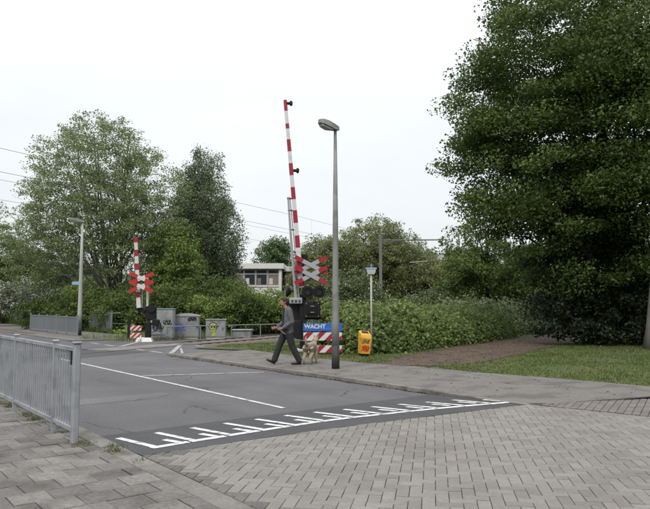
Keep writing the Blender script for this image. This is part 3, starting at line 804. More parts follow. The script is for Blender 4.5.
for sd, (x0, x1, z0, z1), mm, wd in ((1, (-.11, .10, .14, .36), ORANGE, .035), (3, (-.10, .09, .18, .34), ORANGE, .03), (2, (-.11, .11, .38, .54), SPRAY_BLACK, .016)):
    mb = MB(); P2 = scribble(sd, x0, x1, z0, z1, 22); vs_ = []
    for i, p in enumerate(P2):
        a = P2[max(i - 1, 0)]; b = P2[min(i + 1, 21)]; tx, tz = b[0] - a[0], b[1] - a[1]; l = math.hypot(tx, tz) or 1
        for sg in (1, -1):
            xx = max(-.135, min(.135, p[0] - tz / l * wd / 2 * sg)); zz = max(.11, min(.55, p[1] + tx / l * wd / 2 * sg)); vs_.append((xx, fp(zz) - .004 - .001 * sd, zz))
    mb.add(vs_, [(2 * i, 2 * i + 1, 2 * i + 3, 2 * i + 2) for i in range(21)]); mb.build('graffiti', mm, bn)
m = MB(); m.add([(W0 + .001, -.07, .40), (W0 + .001, .03, .40), (W0 + .004, .03, .50), (W0 + .004, -.07, .50)], [(0, 1, 2, 3)]); m.build('sticker', GREYW, bn)

# ------------------------------------------------------------------ equipment cabinets
def cabinet(label, loc, rz, w, d, h_, m_, roof='flat', doors=1, roof_m=None):
    t = thing('equipment_cabinet', label, 'cabinet', loc, rz, 'trackside cabinets')
    m = MB(); m.box((0, 0, 0.06), (w * .94, d * .94, 0.12)); m.build('plinth', CONC, t)
    m = MB(); m.box((0, 0, 0.12 + (h_ - .12) / 2), (w, d, h_ - .12), bevel=0.012); m.build('body', m_, t)
    for k in range(doors):
        dw = w / doors; x = -w / 2 + dw * (k + .5)
        m = MB(); m.box((x, -d / 2 - .006, .12 + (h_ - .12) / 2), (dw - .05, .012, h_ - .22), bevel=.004); dd = m.build('door', m_, t)
        m = MB(); m.box((x + dw * .36, -d / 2 - .022, h_ * .55), (.025, .02, .12)); m.build('handle', BLACKM, dd)
    m = MB()
    if roof == 'curved':
        n = 8; prof = [(-w / 2 - .04 + (w + .08) * k / n, h_ + .10 * math.sin(math.pi * k / n)) for k in range(n + 1)]
        pts = prof + [(w / 2 + .04, h_ - .03), (-w / 2 - .04, h_ - .03)]
        m.plate([(p[0], -d / 2 - .04, p[1]) for p in pts], d + .08, (0, 1, 0))
    else:
        m.box((0, 0, h_ + .02), (w + .06, d + .06, .045), bevel=.008)
    m.build('roof', roof_m or m_, t)
    return t
c1 = cabinet('tall pale cabinet with a teal top and black scribbles beside the far barrier', (-7.45, 29.6, -.07), rad(4), 1.0, .7, 1.44, CABLIGHT, roof_m=TEAL, doors=2)
for sd, b in ((5, (-.42, .05, .35, .75)), (7, (-.40, .0, .5, .9)), (9, (.1, .4, .7, 1.0))):
    ribbon('graffiti', scribble(sd, *b), .035, (0, -.362, 0), (1, 0, 0), (0, 0, 1), (0, -1, 0), SPRAY_BLACK, c1, .002 * (sd - 4))
c2 = cabinet('wide grey cabinet with a curved roof and faded blue graffiti', (-6.62, 30.6, -.07), rad(8), 1.28, .8, 1.14, CABGREY, 'curved', 2, CABLIGHT)
for sd, b in ((4, (-.5, -.05, .35, .85)), (6, (-.46, 0, .4, .8))):
    ribbon('graffiti', scribble(sd, *b), .05, (0, -.412, 0), (1, 0, 0), (0, 0, 1), (0, -1, 0), SPRAY_BLUE, c2, .002 * (sd - 3))
ribbon('graffiti', scribble(8, .15, .5, .88, 1.08), .06, (0, -.412, 0), (1, 0, 0), (0, 0, 1), (0, -1, 0), SPRAY_BLACK, c2, .006)
c3 = cabinet('small grey cabinet with a yellow painted face', (-5.16, 30.5, -.07), rad(6), .92, .6, .93, CABGREY)
patch('graffiti', disc(-.12, .64, .21, .19), -.316, SPRAY_BLACK, c3)
patch('graffiti', disc(-.12, .63, .17, .16), -.319, SPRAY_YELLOW, c3)
patch('graffiti', [(-.22, .40), (-.05, .36), (.02, .5), (-.18, .52)], -.319, SPRAY_YELLOW, c3)
patch('graffiti', [(-.2, .18), (.0, .2), (-.02, .36), (-.14, .34)], -.319, SPRAY_YELLOW, c3)
for x in (-.19, -.06): patch('graffiti', disc(x, .61, .045, .05, 10), -.3225, SPRAY_BLACK, c3)
m = MB(); m.box((0, 0, .02), (.9, .7, .5), bevel=.03); lb = m.build('concrete_block', CONC); lb.location = (-4.05, 31.6, 0.05)
m2_ = bpy.data.objects['concrete_block']; m2_.data.materials.clear(); m2_.data.materials.append(CABGREY)
tag(lb, 'low grey concrete block right of the cabinet with the yellow face', 'block')
m = MB(); m.box((0, 0, .30), (1.0, .8, .06), bevel=.02); m.build('lid', CABGREY, lb)

# ------------------------------------------------------------------ level crossing signals and barriers
def slant_board(t, x0, x1, z0, z1, y, period, red=RED, off=0.0, name='striped_board'):
    m = MB(); m.box(((x0 + x1) / 2, y, (z0 + z1) / 2), (x1 - x0, .03, z1 - z0)); b = m.build(name, WHITE, t)
    h_ = z1 - z0; x = x0 - h_ - period + off
    while x < x1:
        poly = [(x, z0), (x + period / 2, z0), (x + period / 2 + h_, z1), (x + h_, z1)]
        poly = clip(poly, -1, 0, -x0 - .004); 
        if poly: poly = clip(poly, 1, 0, x1 - .004)
        if len(poly) >= 3: patch('red_stripe', poly, y - .017, red, b)
        x += period
    return b
def cross(t, cx, cz, half, thick, slope, y, white, red, redlen):
    """one St Andrew's cross: two white boards with red ends"""
    for k, sg in enumerate((1, -1)):
        m = MB(); a = sg * slope; rot = Matrix.Rotation(-a, 3, 'Y'); l = 2 * half / math.cos(slope)
        yy = y - .022 * k
        m.box((cx, yy, cz), (l, .018, thick), rot); b = m.build('cross_board', white, t)
        for e in (-1, 1):
            m = MB(); c_ = rot @ Vector((e * (l / 2 - redlen / 2 + .003), 0, 0)); m.box((cx + c_.x, yy, cz + c_.z), (redlen, .024, thick + .006), rot); m.build('red_tip', red, b)
def signal_light(t, x, y, z, r, face=-1):
    m = MB(); m.lathe([(r, -.02), (r, .02), (r * .6, .09), (r * .3, .12)], (x, y, z), 20, 'Y'); s_ = m.build('backplate', BLACK, t, False)
    m = MB(); m.lathe([(r * .5, -.05), (r * .5, -.01)], (x, y - .0, z), 16, 'Y'); m.build('lens', LENS, s_)
    m = MB(); n = 12; vs_ = []
    for k in range(n + 1):
        a = math.pi * (-.1 + 1.2 * k / n)
        for rr, yy in ((r * .58, y - .02), (r * .56, y - .24 * (0.35 + .65 * math.sin(max(0.05, min(math.pi - .05, a))))), ):
            vs_.append((x + rr * math.cos(a), yy, z + rr * math.sin(a)))
    m.add(vs_, [(2 * k, 2 * k + 1, 2 * k + 3, 2 * k + 2) for k in range(n)])
    h_ = m.build('hood', BLACKM, s_)
    md = h_.modifiers.new('thickness', 'SOLIDIFY'); md.thickness = .006
def barrier_arm(t, p0, p1, w0, w1, cuts, red, y):
    """cuts: heights (fractions) of red segments"""
    A, B = Vector(p0), Vector(p1); d_ = (B - A); L_ = d_.length; d_.normalize()
    def seg(a, b, grow, name, m_, par):
        mb = MB(); wa = (w0 + (w1 - w0) * a) / 2 + grow; wb = (w0 + (w1 - w0) * b) / 2 + grow
        pa, pb = A + d_ * L_ * a, A + d_ * L_ * b; dx = Vector((d_.z, 0, -d_.x)); th_ = .035 + grow
        vs_ = [pa - dx * wa + Vector((0, -th_, 0)), pa + dx * wa + Vector((0, -th_, 0)), pa + dx * wa + Vector((0, th_, 0)), pa - dx * wa + Vector((0, th_, 0)),
               pb - dx * wb + Vector((0, -th_, 0)), pb + dx * wb + Vector((0, -th_, 0)), pb + dx * wb + Vector((0, th_, 0)), pb - dx * wb + Vector((0, th_, 0))]
        mb.add(vs_, [(3, 2, 1, 0), (4, 5, 6, 7), (0, 1, 5, 4), (1, 2, 6, 5), (2, 3, 7, 6), (3, 0, 4, 7)])
        return mb.build(name, m_, par)
    arm = seg(0, 1, 0, 'barrier_arm', WHITE, t)
    for a, b in cuts: seg(a, b, .003, 'red_band', red, arm)
    return arm
# near barrier
nb_ = thing('crossing_barrier', 'tall raised red and white barrier arm behind the walking man', 'barrier', (-0.73, 21.4, 0.03), rad(3), 'level crossing barriers')
m = MB(); m.box((0, 0, .95), (.22, .18, 1.9)); m.build('post', BLACK, nb_)
m = MB(); m.box((-.05, .05, .04), (.6, .5, .1), bevel=.02); m.build('footing', CONC, nb_)
m = MB(); m.box((.30, -.02, 1.38), (.54, .4, .56), bevel=.03); dr = m.build('drive_box', BLACK, nb_)
m = MB(); m.box((.29, -.235, 1.38), (.36, .03, .30), bevel=.01); m.build('cover', BLACKM, dr)
for z in (1.5, 1.3):
    m = MB(); m.box((.30, -.26, z), (.12, .02, .02)); m.build('latch', GREYW, dr)
m = MB(); m.box((.34, -.05, 1.10), (.75, .10, .09), bevel=.02); m.build('cross_beam', BLACK, nb_)
m = MB(); m.box((-.24, -.10, 1.68), (.42, .16, .20), bevel=.02); br = m.build('arm_bracket', GREYW, nb_)
for x in (-.36, -.24, -.12):
    m = MB(); m.box((x, -.19, 1.67), (.07, .02, .07)); m.build('plate', DARK, br)
m = MB(); m.box((-.32, .14, 1.20), (.50, .16, .86), bevel=.04); cw = m.build('counterweight', BLACK, nb_)
m = MB(); m.box((-.18, .10, .95), (.26, .10, .9), bevel=.03, rot=Matrix.Rotation(rad(-18), 3, 'Y')); m.build('lever', BLACK, cw)
m = MB(); m.box((-.28, .0, .72), (.42, .16, .62), bevel=.03); m.build('motor_housing', BLACK, nb_)
fr = lambda y: (288 - y) / (288 - 101.0)
barrier_arm(nb_, (-.06, -.13, 2.12), (-.63, -.13, 8.47), .165, .11,
            [(fr(b), fr(a)) for a, b in ((101, 112), (125, 130), (141, 153), (165, 177), (189, 201), (212, 224.5), (237, 249), (262, 272), (280, 287))], RED, -.13)
for z, x in ((8.36, -.53), (6.05, -.30)):
    m = MB(); m.tube([(x - .05, -.13, z), (x + .10, -.13, z)], .05, 10); m.lathe([(.02, -.09), (.055, -.05), (.055, .05), (.02, .09)], (x + .10, -.13, z), 10); m.build('arm_lamp', BLACK, nb_)
m = MB(); m.tube([(-.235, -.10, 1.70), (-.40, -.10, 3.6), (-.515, -.10, 5.15)], [.055, .05, .035], 6); sb = m.build('side_beam', GREYW, nb_)
m = MB(); m.tube([(-.135, -.10, 1.75), (-.30, -.10, 3.6), (-.455, -.10, 5.15)], [.02, .02, .02], 5); m.build('side_rod', GREYW, nb_)
for z in (2.4, 3.3, 4.05, 4.7, 5.1):
    xx = -.235 - (z - 1.7) * .082
    m = MB(); m.box((xx + .09, -.10, z), (.26, .06, .035)); m.build('tie', DARK, sb)
m = MB(); m.tube([(.0, .04, 1.85), (.0, .04, 3.2)], .035, 8); m.build('signal_mast', BLACK, nb_)
m = MB(); m.box((.02, .12, 3.15), (.24, .16, .2), bevel=.02); m.build('bell_box', BLACK, nb_)
cross(nb_, .25, 2.86, .53, .135, rad(27), -.24, GREYW, RED, .30)
cross(nb_, .25, 2.52, .53, .135, rad(27), -.30, GREYW, RED, .30)
m = MB(); m.box((.33, -.10, 2.02), (.62, .04, .12), bevel=.01); m.build('light_bracket', BLACK, nb_)
signal_light(nb_, .145, -.22, 1.97, .205)
signal_light(nb_, .525, -.22, 1.97, .205)
m = MB(); m.lathe([(.19, -.03), (.19, .03), (.10, .12), (.05, .14)], (-.54, .0, 2.0), 16, 'X'); m.build('side_light', BLACK, nb_)
m = MB(); m.box((-.42, .0, 2.0), (.3, .05, .06)); m.build('side_bracket', BLACK, nb_)

# WACHT board
ws = thing('warning_board', 'blue WACHT sign above two red and white striped boards', 'sign', (-0.67, 20.0, 0.03), rad(1))
m = MB(); m.box((.60, 0, .85), (1.21, .03, .245), bevel=.006); sg_ = m.build('blue_plate', BLUE, ws)
tme2 = text_mesh('WACHT', .175, 'lettering', .006); o = obj('lettering', tme2, WHITE, sg_); o.location = (.03, -.019, .815); o.rotation_euler = (rad(90), 0, 0); o.scale = (1.0, 1.0, 1.0)
tme3 = text_mesh('tot het rode licht gedoofd is', .045, 'small_lettering', 0); o = obj('small_lettering', tme3, LBLUE, sg_); o.location = (.64, -.019, .80); o.rotation_euler = (rad(90), 0, 0); o.scale = (.9, 1, 1)
slant_board(ws, .0, 1.20, .44, .69, 0, .385, off=.12)
slant_board(ws, .0, 1.20, .07, .29, 0, .385, off=.12)
for x in (.03, 1.17):
    m = MB(); m.box((x, .05, .55), (.07, .06, 1.1)); m.build('post', BLACK, ws)

# far barrier
fb = thing('crossing_barrier', 'shorter raised red and white barrier arm on the far side of the track', 'barrier', (-7.66, 27.9, 0.0), rad(8), 'level crossing barriers')
m = MB(); m.box((0, 0, .4), (.24, .24, .8)); m.build('post', BLACK, fb)
m = MB(); m.add([(-.5, -.35, .0), (.22, -.35, .0), (.22, .3, .0), (-.5, .3, .0), (-.42, -.25, .17), (.14, -.25, .17), (.14, .2, .17), (-.42, .2, .17)], [(3, 2, 1, 0), (4, 5, 6, 7), (0, 1, 5, 4), (1, 2, 6, 5), (2, 3, 7, 6), (3, 0, 4, 7)]); m.build('footing', WHITE, fb)
m = MB(); m.box((.12, 0, 1.22), (.42, .35, .62), bevel=.04); dr = m.build('drive_box', BLACK, fb)
m = MB(); m.box((.32, -.05, .82), (.30, .3, .28), bevel=.03, rot=Matrix.Rotation(rad(12), 3, 'Y')); m.build('bell_box', BLACK, fb)
m = MB(); m.box((-.30, .05, 1.36), (.4, .2, .22), bevel=.03, rot=Matrix.Rotation(rad(25), 3, 'Y')); m.build('counterweight', BLACK, fb)
m = MB(); m.tube([(-.05, .02, 1.3), (-.08, .02, 2.75)], .05, 8); m.build('signal_mast', WHITE, fb)
ff = lambda y: (314 - y) / (314 - 237.0)
barrier_arm(fb, (-.40, -.12, 1.45), (-.60, -.12, 4.52), .18, .14, [(ff(b), min(1, ff(a))) for a, b in ((237, 243), (251, 258), (266, 273), (281.5, 288.5), (297, 303))], RED, -.12)
m = MB(); m.tube([(-.27, -.10, 1.45), (-.27, -.10, 2.4)], .02, 5); m.build('side_rod', GREYW, fb)
cross(fb, -.30, 2.72, .50, .15, rad(24), -.26, WHITE, REDO, .38)
cross(fb, -.30, 2.36, .50, .15, rad(24), -.32, WHITE, REDO, .38)
m = MB(); m.lathe([(.17, -.02), (.17, .02), (.08, .09)], (.14, -.22, 1.42), 14, 'Y'); m.build('signal_light', BLACK, fb)
fs2 = thing('warning_board', 'pair of small red and white striped boards beside the far barrier', 'sign', (-8.5, 27.9, 0.0), rad(3))
m = MB(); m.box((.0, .03, .48), (.11, .08, .96)); m.build('post', BLACK, fs2)
slant_board(fs2, .06, .54, .46, .68, 0, .22, REDO)
slant_board(fs2, .06, .54, .14, .36, 0, .22, REDO)

# ------------------------------------------------------------------ catenary mast
cmst = thing('catenary_mast', 'grey green overhead line mast with a long arm beyond the hedge', 'mast', (4.35, 50.0, -.09))
m = MB()
for y in (-.1, .1): m.box((0, y, 3.6), (.22, .02, 7.2))
m.box((0, 0, 3.6), (.02, .19, 7.2)); m.build('post', MAST, cmst)
m = MB(); m.tube([(-.25, 0, 6.72), (5.2, .3, 6.80)], .055, 6); arm = m.build('arm', MAST, cmst)
m = MB(); m.tube([(0, 0, 6.55), (1.8, .1, 6.70)], .03, 5); m.build('brace', MAST, arm)
m = MB(); m.lathe([(.03, 0), (.16, .02), (.18, .12), (.10, .2), (.02, .22)], (2.7, .15, 6.82), 10); m.build('insulator', MAST, arm)
m = MB(); m.tube([(2.3, .1, 4.98), (3.7, .2, 5.10)], .035, 5); m.build('registration_arm', GREYW, cmst)
m = MB(); m.tube([(3.6, .2, 5.1), (3.6, .2, 6.75)], .02, 5); m.build('drop_tube', MAST, cmst)

# ------------------------------------------------------------------ buildings behind the trees
bd = thing('school_building', 'white flat-roofed building with a window band behind the shrubs', 'building', (-12.6, 62, -.09))
m = MB(); m.box((4.2, 4.0, 2.6), (8.4, 7.6, 5.2)); m.build('wall', WALLB, bd)
m = MB(); m.box((4.2, 3.9, 5.42), (8.8, 8.4, .52)); m.build('roof_fascia', WALLW, bd)
m = MB(); m.box((4.2, .12, 2.85), (8.4, .2, .95)); m.build('white_panel', WALLW, bd)
m = MB(); m.box((8.27, .05, 2.6), (.26, .3, 5.1)); m.build('corner_column', WALLW, bd)
for k in range(7):
    x = .2 + 1.14 * k
    f = MB(); f.box((x + .57, .14, 4.25), (1.10, .10, 1.72)); fo = f.build('window', FRAMEW, bd)
    for (xa, xb, za, zb), mm in (((.06, 1.04, 4.72, 5.02), GLASS), ((.06, 1.04, 3.62, 4.62), GLASS if k % 3 else CURTAIN), ):
        q = MB(); q.box((x + (xa + xb) / 2, .085, (za + zb) / 2), (xb - xa, .02, zb - za)); q.build('pane', mm, fo)
    q = MB(); q.box((x + .32, .07, 3.95), (.35, .01, .6)); q.build('blind', CURTAIN if k % 2 else FRAMEW, fo)
bd2 = thing('annex_building', 'lower white annex right of the flat-roofed building', 'building', (-4.1, 64, -.09))
m = MB(); m.box((3.5, 4, 2.5), (7, 7.6, 5)); m.build('wall', WALLB, bd2)
m = MB(); m.box((3.5, 3.9, 5.25), (7.3, 8.2, .5)); m.build('roof_fascia', WALLW, bd2)
m = MB(); m.box((3.5, .12, 2.85), (7, .2, .9)); m.build('white_panel', WALLW, bd2)
for k in range(5):
    x = .15 + 1.35 * k
    f = MB(); f.box((x + .6, .14, 4.2), (1.15, .10, 1.5)); fo = f.build('window', FRAMEW, bd2)
    q = MB(); q.box((x + .6, .085, 4.2), (1.0, .02, 1.34)); q.build('pane', GLASS, fo)
bd3 = thing('pale_house', 'pale house top glimpsed between the big tree and the willows', 'house', (12.2, 82, -.09))
m = MB(); m.box((2.6, 3, 3.7), (5.2, 6, 7.4)); m.build('wall', WALLW, bd3)
m = MB(); m.plate([(-.3, -.3, 7.4), (5.5, -.3, 7.4), (4.9, -.3, 8.3), (.3, -.3, 8.3)], 6.6, (0, 1, 0)); m.build('roof', ROOFW, bd3)
for x in (1.1, 2.4, 3.7):
    f = MB(); f.box((x, -.04, 6.4), (1.0, .1, 1.2)); fo = f.build('window', FRAMEW, bd3)
    q = MB(); q.box((x, -.095, 6.4), (.8, .02, 1.0)); q.build('pane', GLASS, fo)
bd4 = thing('far_pale_building', 'pale roof showing through the leaves above the far barrier', 'building', (-19.5, 66, -.09))
m = MB(); m.box((2.6, 4, 3.3), (5.2, 8, 6.6)); m.build('wall', WALLW, bd4)
m = MB(); m.box((2.6, 4, 6.85), (5.6, 8.4, .5)); m.build('roof_fascia', WALLW, bd4)

# ------------------------------------------------------------------ foliage
def leaf_mesh(name, P, size, seed, up=0.5, outward=None, ow=0.3, droop=0.0, aspect=0.6, jitter=0.5):
    """P (n,3) leaf positions -> one kite-shaped folded face per leaf"""
    r = np.random.default_rng(seed); n = len(P)
    N_ = r.normal(size=(n, 3)); N_ /= np.linalg.norm(N_, axis=1, keepdims=True) + 1e-9
    N_[:, 2] += up
    if outward is not None: N_ += outward * ow
    N_ /= np.linalg.norm(N_, axis=1, keepdims=True) + 1e-9
    A = r.normal(size=(n, 3)); A[:, 2] -= droop
    A -= N_ * np.sum(A * N_, axis=1, keepdims=True); A /= np.linalg.norm(A, axis=1, keepdims=True) + 1e-9
    B = np.cross(N_, A)
    L_ = (size * (1 + jitter * r.uniform(-1, 1, n)))[:, None]; W_ = L_ * aspect
    v = np.empty((n, 4, 3))
    v[:, 0] = P - A * L_ * .5
    v[:, 1] = P - A * L_ * .02 + B * W_ * .5 + N_ * W_ * .14
    v[:, 2] = P + A * L_ * .5 - N_ * L_ * .08
    v[:, 3] = P - A * L_ * .02 - B * W_ * .5 + N_ * W_ * .14
    return np_mesh(name, v.reshape(-1, 3), np.arange(n * 4).reshape(-1, 4))

def sample_crown(ells, n, rng, shell=0.5):
    """cluster centres inside a union of ellipsoids, denser towards the outside"""
    vol = np.array([e[1][0] * e[1][1] * e[1][2] for e in ells]) ** 0.8; vol = vol / vol.sum()
    idx = rng.choice(len(ells), n, p=vol)
    c = np.array([e[0] for e in ells])[idx]; rr = np.array([e[1] for e in ells])[idx]
    d = rng.normal(size=(n, 3)); d /= np.linalg.norm(d, axis=1, keepdims=True)
    t = rng.uniform(0, 1, n) ** shell
    return c + d * rr * t[:, None], d

def make_tree(name, label, base, trunk_pts, trunk_r, ells, n_cl, cl_r, per, size, leaf_m, bark_m, seed, limbs=9, shell=0.42, stems=1,
              up=0.5, droop=0.0, flat=0.7, aspect=0.6, twig=0.012, cat='tree', group=None, crown_name='crown', zmin=0.15, fork=0.45, limb_r=0.4):
    rng = np.random.default_rng(seed)
    t = thing(name, label, cat, base, 0, group)
    C, D = sample_crown(ells, n_cl, rng, shell)
    ok = C[:, 2] > zmin; C, D = C[ok], D[ok]
    mb = MB()
    # trunk(s)
    tp = [Vector(p) for p in trunk_pts]; starts = []
    k_ = len(tp)
    trunks = []
    for s_ in range(stems):
        a = 2 * math.pi * s_ / max(1, stems) + seed
        off = 0.0 if stems == 1 else trunk_r * 1.1
        sp_ = 0.0 if stems == 1 else 0.13
        pts = []
        for i, p in enumerate(tp):
            q = p + Vector((math.cos(a), math.sin(a), 0)) * (off + sp_ * p.z) + Vector((rng.normal() * .05, rng.normal() * .05, 0)) * (1 if i else 0) * (p.z * .12)
            pts.append(q)
        rs = [trunk_r * (1.25 if i == 0 else 1) * (1 - 0.75 * i / (k_ - 1)) * (1 if stems == 1 else .6) for i in range(k_)]
        mb.tube(pts, rs, 9); trunks.append((pts, rs))
    # limbs run from a trunk to far-apart cluster centres
    sel = [int(rng.integers(len(C)))]
    dist = np.linalg.norm(C - C[sel[0]], axis=1)
    for _ in range(limbs - 1):
        j = int(np.argmax(dist * rng.uniform(.8, 1, len(C)))); sel.append(j); dist = np.minimum(dist, np.linalg.norm(C - C[j], axis=1))
    nodes = []; nrad = []
    for j in sel:
        pts, rs = trunks[int(rng.integers(len(trunks)))]
        end = Vector(C[j]); top = pts[-1].z
        f = min(.97, max(.25, fork * (end.z / max(top, .1)) + rng.uniform(-.05, .15)))
        seg = f * (len(pts) - 1); i = min(int(seg), len(pts) - 2); fr_ = seg - i
        st = pts[i].lerp(pts[i + 1], fr_); r0 = (rs[i] + (rs[i + 1] - rs[i]) * fr_) * limb_r * 1.4; r0 = min(r0, .11)
        mid = st.lerp(end, .5); mid.z += .12 * (end - st).length * (0.6 if droop < .5 else 1.0)
        path = []
        for q in range(8):
            u_ = q / 7; p = st * (1 - u_) ** 2 + mid * 2 * u_ * (1 - u_) + end * u_ ** 2
            if 0 < q < 7: p += Vector(rng.normal(size=3)) * .02 * (end - st).length
            path.append(p)
        rr = [max(twig, r0 * (1 - .88 * q / 7)) for q in range(8)]
        mb.tube(path, rr, 6)
        for q in range(2, 8): nodes.append(path[q]); nrad.append(rr[q])
    for pts, rs in trunks:
        for p, r_ in zip(pts[1:], rs[1:]): nodes.append(p); nrad.append(r_)
    NA = np.zeros((len(nodes) + 2 * len(C), 3)); kn = len(nodes); NA[:kn] = [tuple(p) for p in nodes]
    order = np.argsort([np.min(np.linalg.norm(NA[:kn] - c_, axis=1)) for c_ in C])
    for ci in order:
        c_ = C[ci]
        dd = np.linalg.norm(NA[:kn] - c_, axis=1) + np.maximum(0, NA[:kn, 2] - c_[2]) * .6
        i = int(np.argmin(dd)); a = nodes[i]; b = Vector(c_)
        if (b - a).length < .05: continue
        m_ = a.lerp(b, .55) + Vector((0, 0, .08 * (b - a).length)) + Vector(rng.normal(size=3)) * .05 * (b - a).length
        r_ = min(nrad[i] * .6, twig * 2.2)
        mb.tube([a, m_, b], [max(r_, twig * .8), max(r_ * .6, twig * .6), twig * .4], 4, cap=False)
        for p_, q_ in ((m_, max(r_ * .7, twig)), (b, twig * .8)):
            NA[kn] = tuple(p_); kn += 1; nodes.append(p_); nrad.append(q_)
    mb.build('trunk' if cat == 'tree' else 'stems', bark_m, t, True)
    # leaves gathered round the twig ends
    n = len(C) * per
    base_c = np.repeat(C, per, axis=0); outw = np.repeat(D, per, axis=0)
    rad_ = cl_r * np.repeat(rng.uniform(.6, 1.35, len(C)), per)
    off = rng.normal(size=(n, 3)); nl = np.linalg.norm(off, axis=1, keepdims=True)
    off = off / nl * np.minimum(nl, 1.9) * rad_[:, None] * .52
    off[:, 2] *= flat
    if droop: off[:, 2] -= np.abs(rng.normal(size=n)) * rad_ * droop
    P = base_c + off
    P = P[P[:, 2] > .02]
    cr = obj(crown_name, leaf_mesh(crown_name, P, size, seed + 1, up, outw[:len(P)], .35, droop, aspect), leaf_m, t)
    return t

LM_BIG = leafmat('leaf_big_tree', (0.040, 0.068, 0.017), (0.106, 0.150, 0.036), 0.36, .45)
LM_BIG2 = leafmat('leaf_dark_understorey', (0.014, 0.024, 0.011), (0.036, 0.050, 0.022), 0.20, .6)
LM_LEFT = leafmat('leaf_left_tree', (0.134, 0.174, 0.070), (0.213, 0.258, 0.113), 0.36, .5)
LM_BIRCH = leafmat('leaf_birch', (0.089, 0.121, 0.063), (0.157, 0.196, 0.106), 0.36, .6)
LM_LIGHT = leafmat('leaf_light', (0.117, 0.173, 0.040), (0.186, 0.247, 0.066), 0.36, .7)
LM_WILLOW = leafmat('leaf_willow', (0.130, 0.152, 0.060), (0.205, 0.229, 0.095), 0.36, .35)
LM_SHRUB = leafmat('leaf_shrub', (0.047, 0.075, 0.018), (0.118, 0.160, 0.040), 0.36, .6)
LM_BRAMBLE = leafmat('leaf_bramble', (0.076, 0.114, 0.032), (0.178, 0.231, 0.074), 0.36, .8)
LM_PALE = leafmat('leaf_pale_weeds', (0.115, 0.145, 0.066), (0.165, 0.19, 0.095), .25, 1.2)
LM_HAW = leafmat('leaf_hawthorn', (0.07, 0.1, 0.04), (0.11, 0.14, 0.06), .2, 1.0, (0.46, 0.46, 0.42), .34)
LM_ELDER = leafmat('leaf_elder', (0.072, 0.101, 0.037), (0.127, 0.160, 0.061), 0.36, .8, (0.42, 0.42, 0.36), .12)
LM_FAR = leafmat('leaf_far_green', (0.06, 0.105, 0.034), (0.095, 0.15, 0.052), .2, .4)

# big tree on the right lawn
make_tree('broadleaf_tree', 'huge dark broadleaf tree filling the right side above the lawn', (11.0, 25.0, .03),
          [(0, 0, -.1), (.05, 0, 2), (-.1, .1, 5), (0, 0, 9), (.2, 0, 13), (.3, 0, 16)], .36,
          [((0.0, 0, 9.8), (5.0, 5.5, 6.8)), ((-3.2, -1.2, 8.2), (3.1, 3.3, 3.8)), ((-2.4, -2.0, 11.2), (2.8, 3.0, 3.2)), ((-4.1, -.6, 6.6), (2.7, 3, 2.3)), ((-4.9, -.8, 8.4), (2.0, 2.2, 1.9)), ((3, -1, 7), (6, 4.5, 5)), ((4, 0, 12.5), (5, 4.5, 4)), ((-.5, 0, 4.6), (4.6, 3.6, 2.6))],
          880, .92, 330, .112, LM_BIG, BARK_DARK, 11, 18, .30, up=.8, flat=.42, fork=.5)
# epicormic growth and evergreen scrub around its foot
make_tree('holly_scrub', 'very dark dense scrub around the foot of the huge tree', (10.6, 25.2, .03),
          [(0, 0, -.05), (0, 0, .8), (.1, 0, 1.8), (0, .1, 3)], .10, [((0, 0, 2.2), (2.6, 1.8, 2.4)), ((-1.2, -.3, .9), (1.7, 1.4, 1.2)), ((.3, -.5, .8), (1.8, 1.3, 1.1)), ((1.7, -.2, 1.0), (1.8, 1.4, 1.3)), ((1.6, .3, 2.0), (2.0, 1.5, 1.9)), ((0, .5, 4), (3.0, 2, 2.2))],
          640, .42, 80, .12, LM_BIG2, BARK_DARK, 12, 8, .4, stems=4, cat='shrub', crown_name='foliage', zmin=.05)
make_tree('broadleaf_tree', 'grey tree trunk at the right edge of the lawn with foliage overhead', (11.35, 22.4, .03),
          [(0, 0, -.1), (.06, 0, .8), (.2, 0, 2.2), (.7, .2, 5), (1.4, .2, 8.5), (1.6, .2, 11)], .27,
          [((1.6, .5, 8.5), (3.6, 3.5, 4.2)), ((.6, -.6, 6.2), (2.6, 2.4, 2.2)), ((-.5, -.9, 9.8), (2.2, 2, 2.2))], 320, .9, 210, .112, LM_BIG, BARK_PALE, 13, 4, .36, up=.55, flat=.55, fork=1.3, limb_r=.25)
make_tree('broadleaf_tree', 'dark green tree behind the hedge left of the huge tree', (9.6, 38.0, -.05),
          [(0, 0, -.1), (0, 0, 2), (.1, 0, 4), (0, 0, 6.3)], .2, [((0, 0, 4.0), (3.0, 2.6, 3.3)), ((1.8, .2, 2.7), (2.6, 2, 2.2)), ((-1.2, 0, 2.6), (1.6, 1.6, 1.9))], 420, .48, 60, .15, LM_SHRUB, BARK_DARK, 14, 9, .4, zmin=.4)
# left airy tree, several stems
make_tree('broadleaf_tree', 'large airy many-stemmed tree on the left behind the fence', (-13.9, 42.0, -.09),
          [(0, 0, -.1), (0, 0, 1.6), (-.1, 0, 3.6), (-.4, 0, 6.2), (-.6, 0, 9.5), (-.8, 0, 12.6)], .21,
          [((-1.4, 0, 9.6), (4.7, 4.2, 4.7)), ((-2.2, 0, 7.0), (5.3, 4.4, 3.6)), ((2.2, 0, 8.2), (3.1, 3.4, 4.0)), ((-4.6, .5, 5.0), (2.9, 2.5, 2.9)), ((-1, 0, 12.2), (2.9, 2.8, 2.2)), ((1.6, -.4, 5.0), (2.6, 2.5, 2.2))],
          1500, .52, 66, .115, LM_LEFT, BARK_MID, 21, 26, .36, stems=5, flat=.6, twig=.011, fork=.34, limb_r=.5)
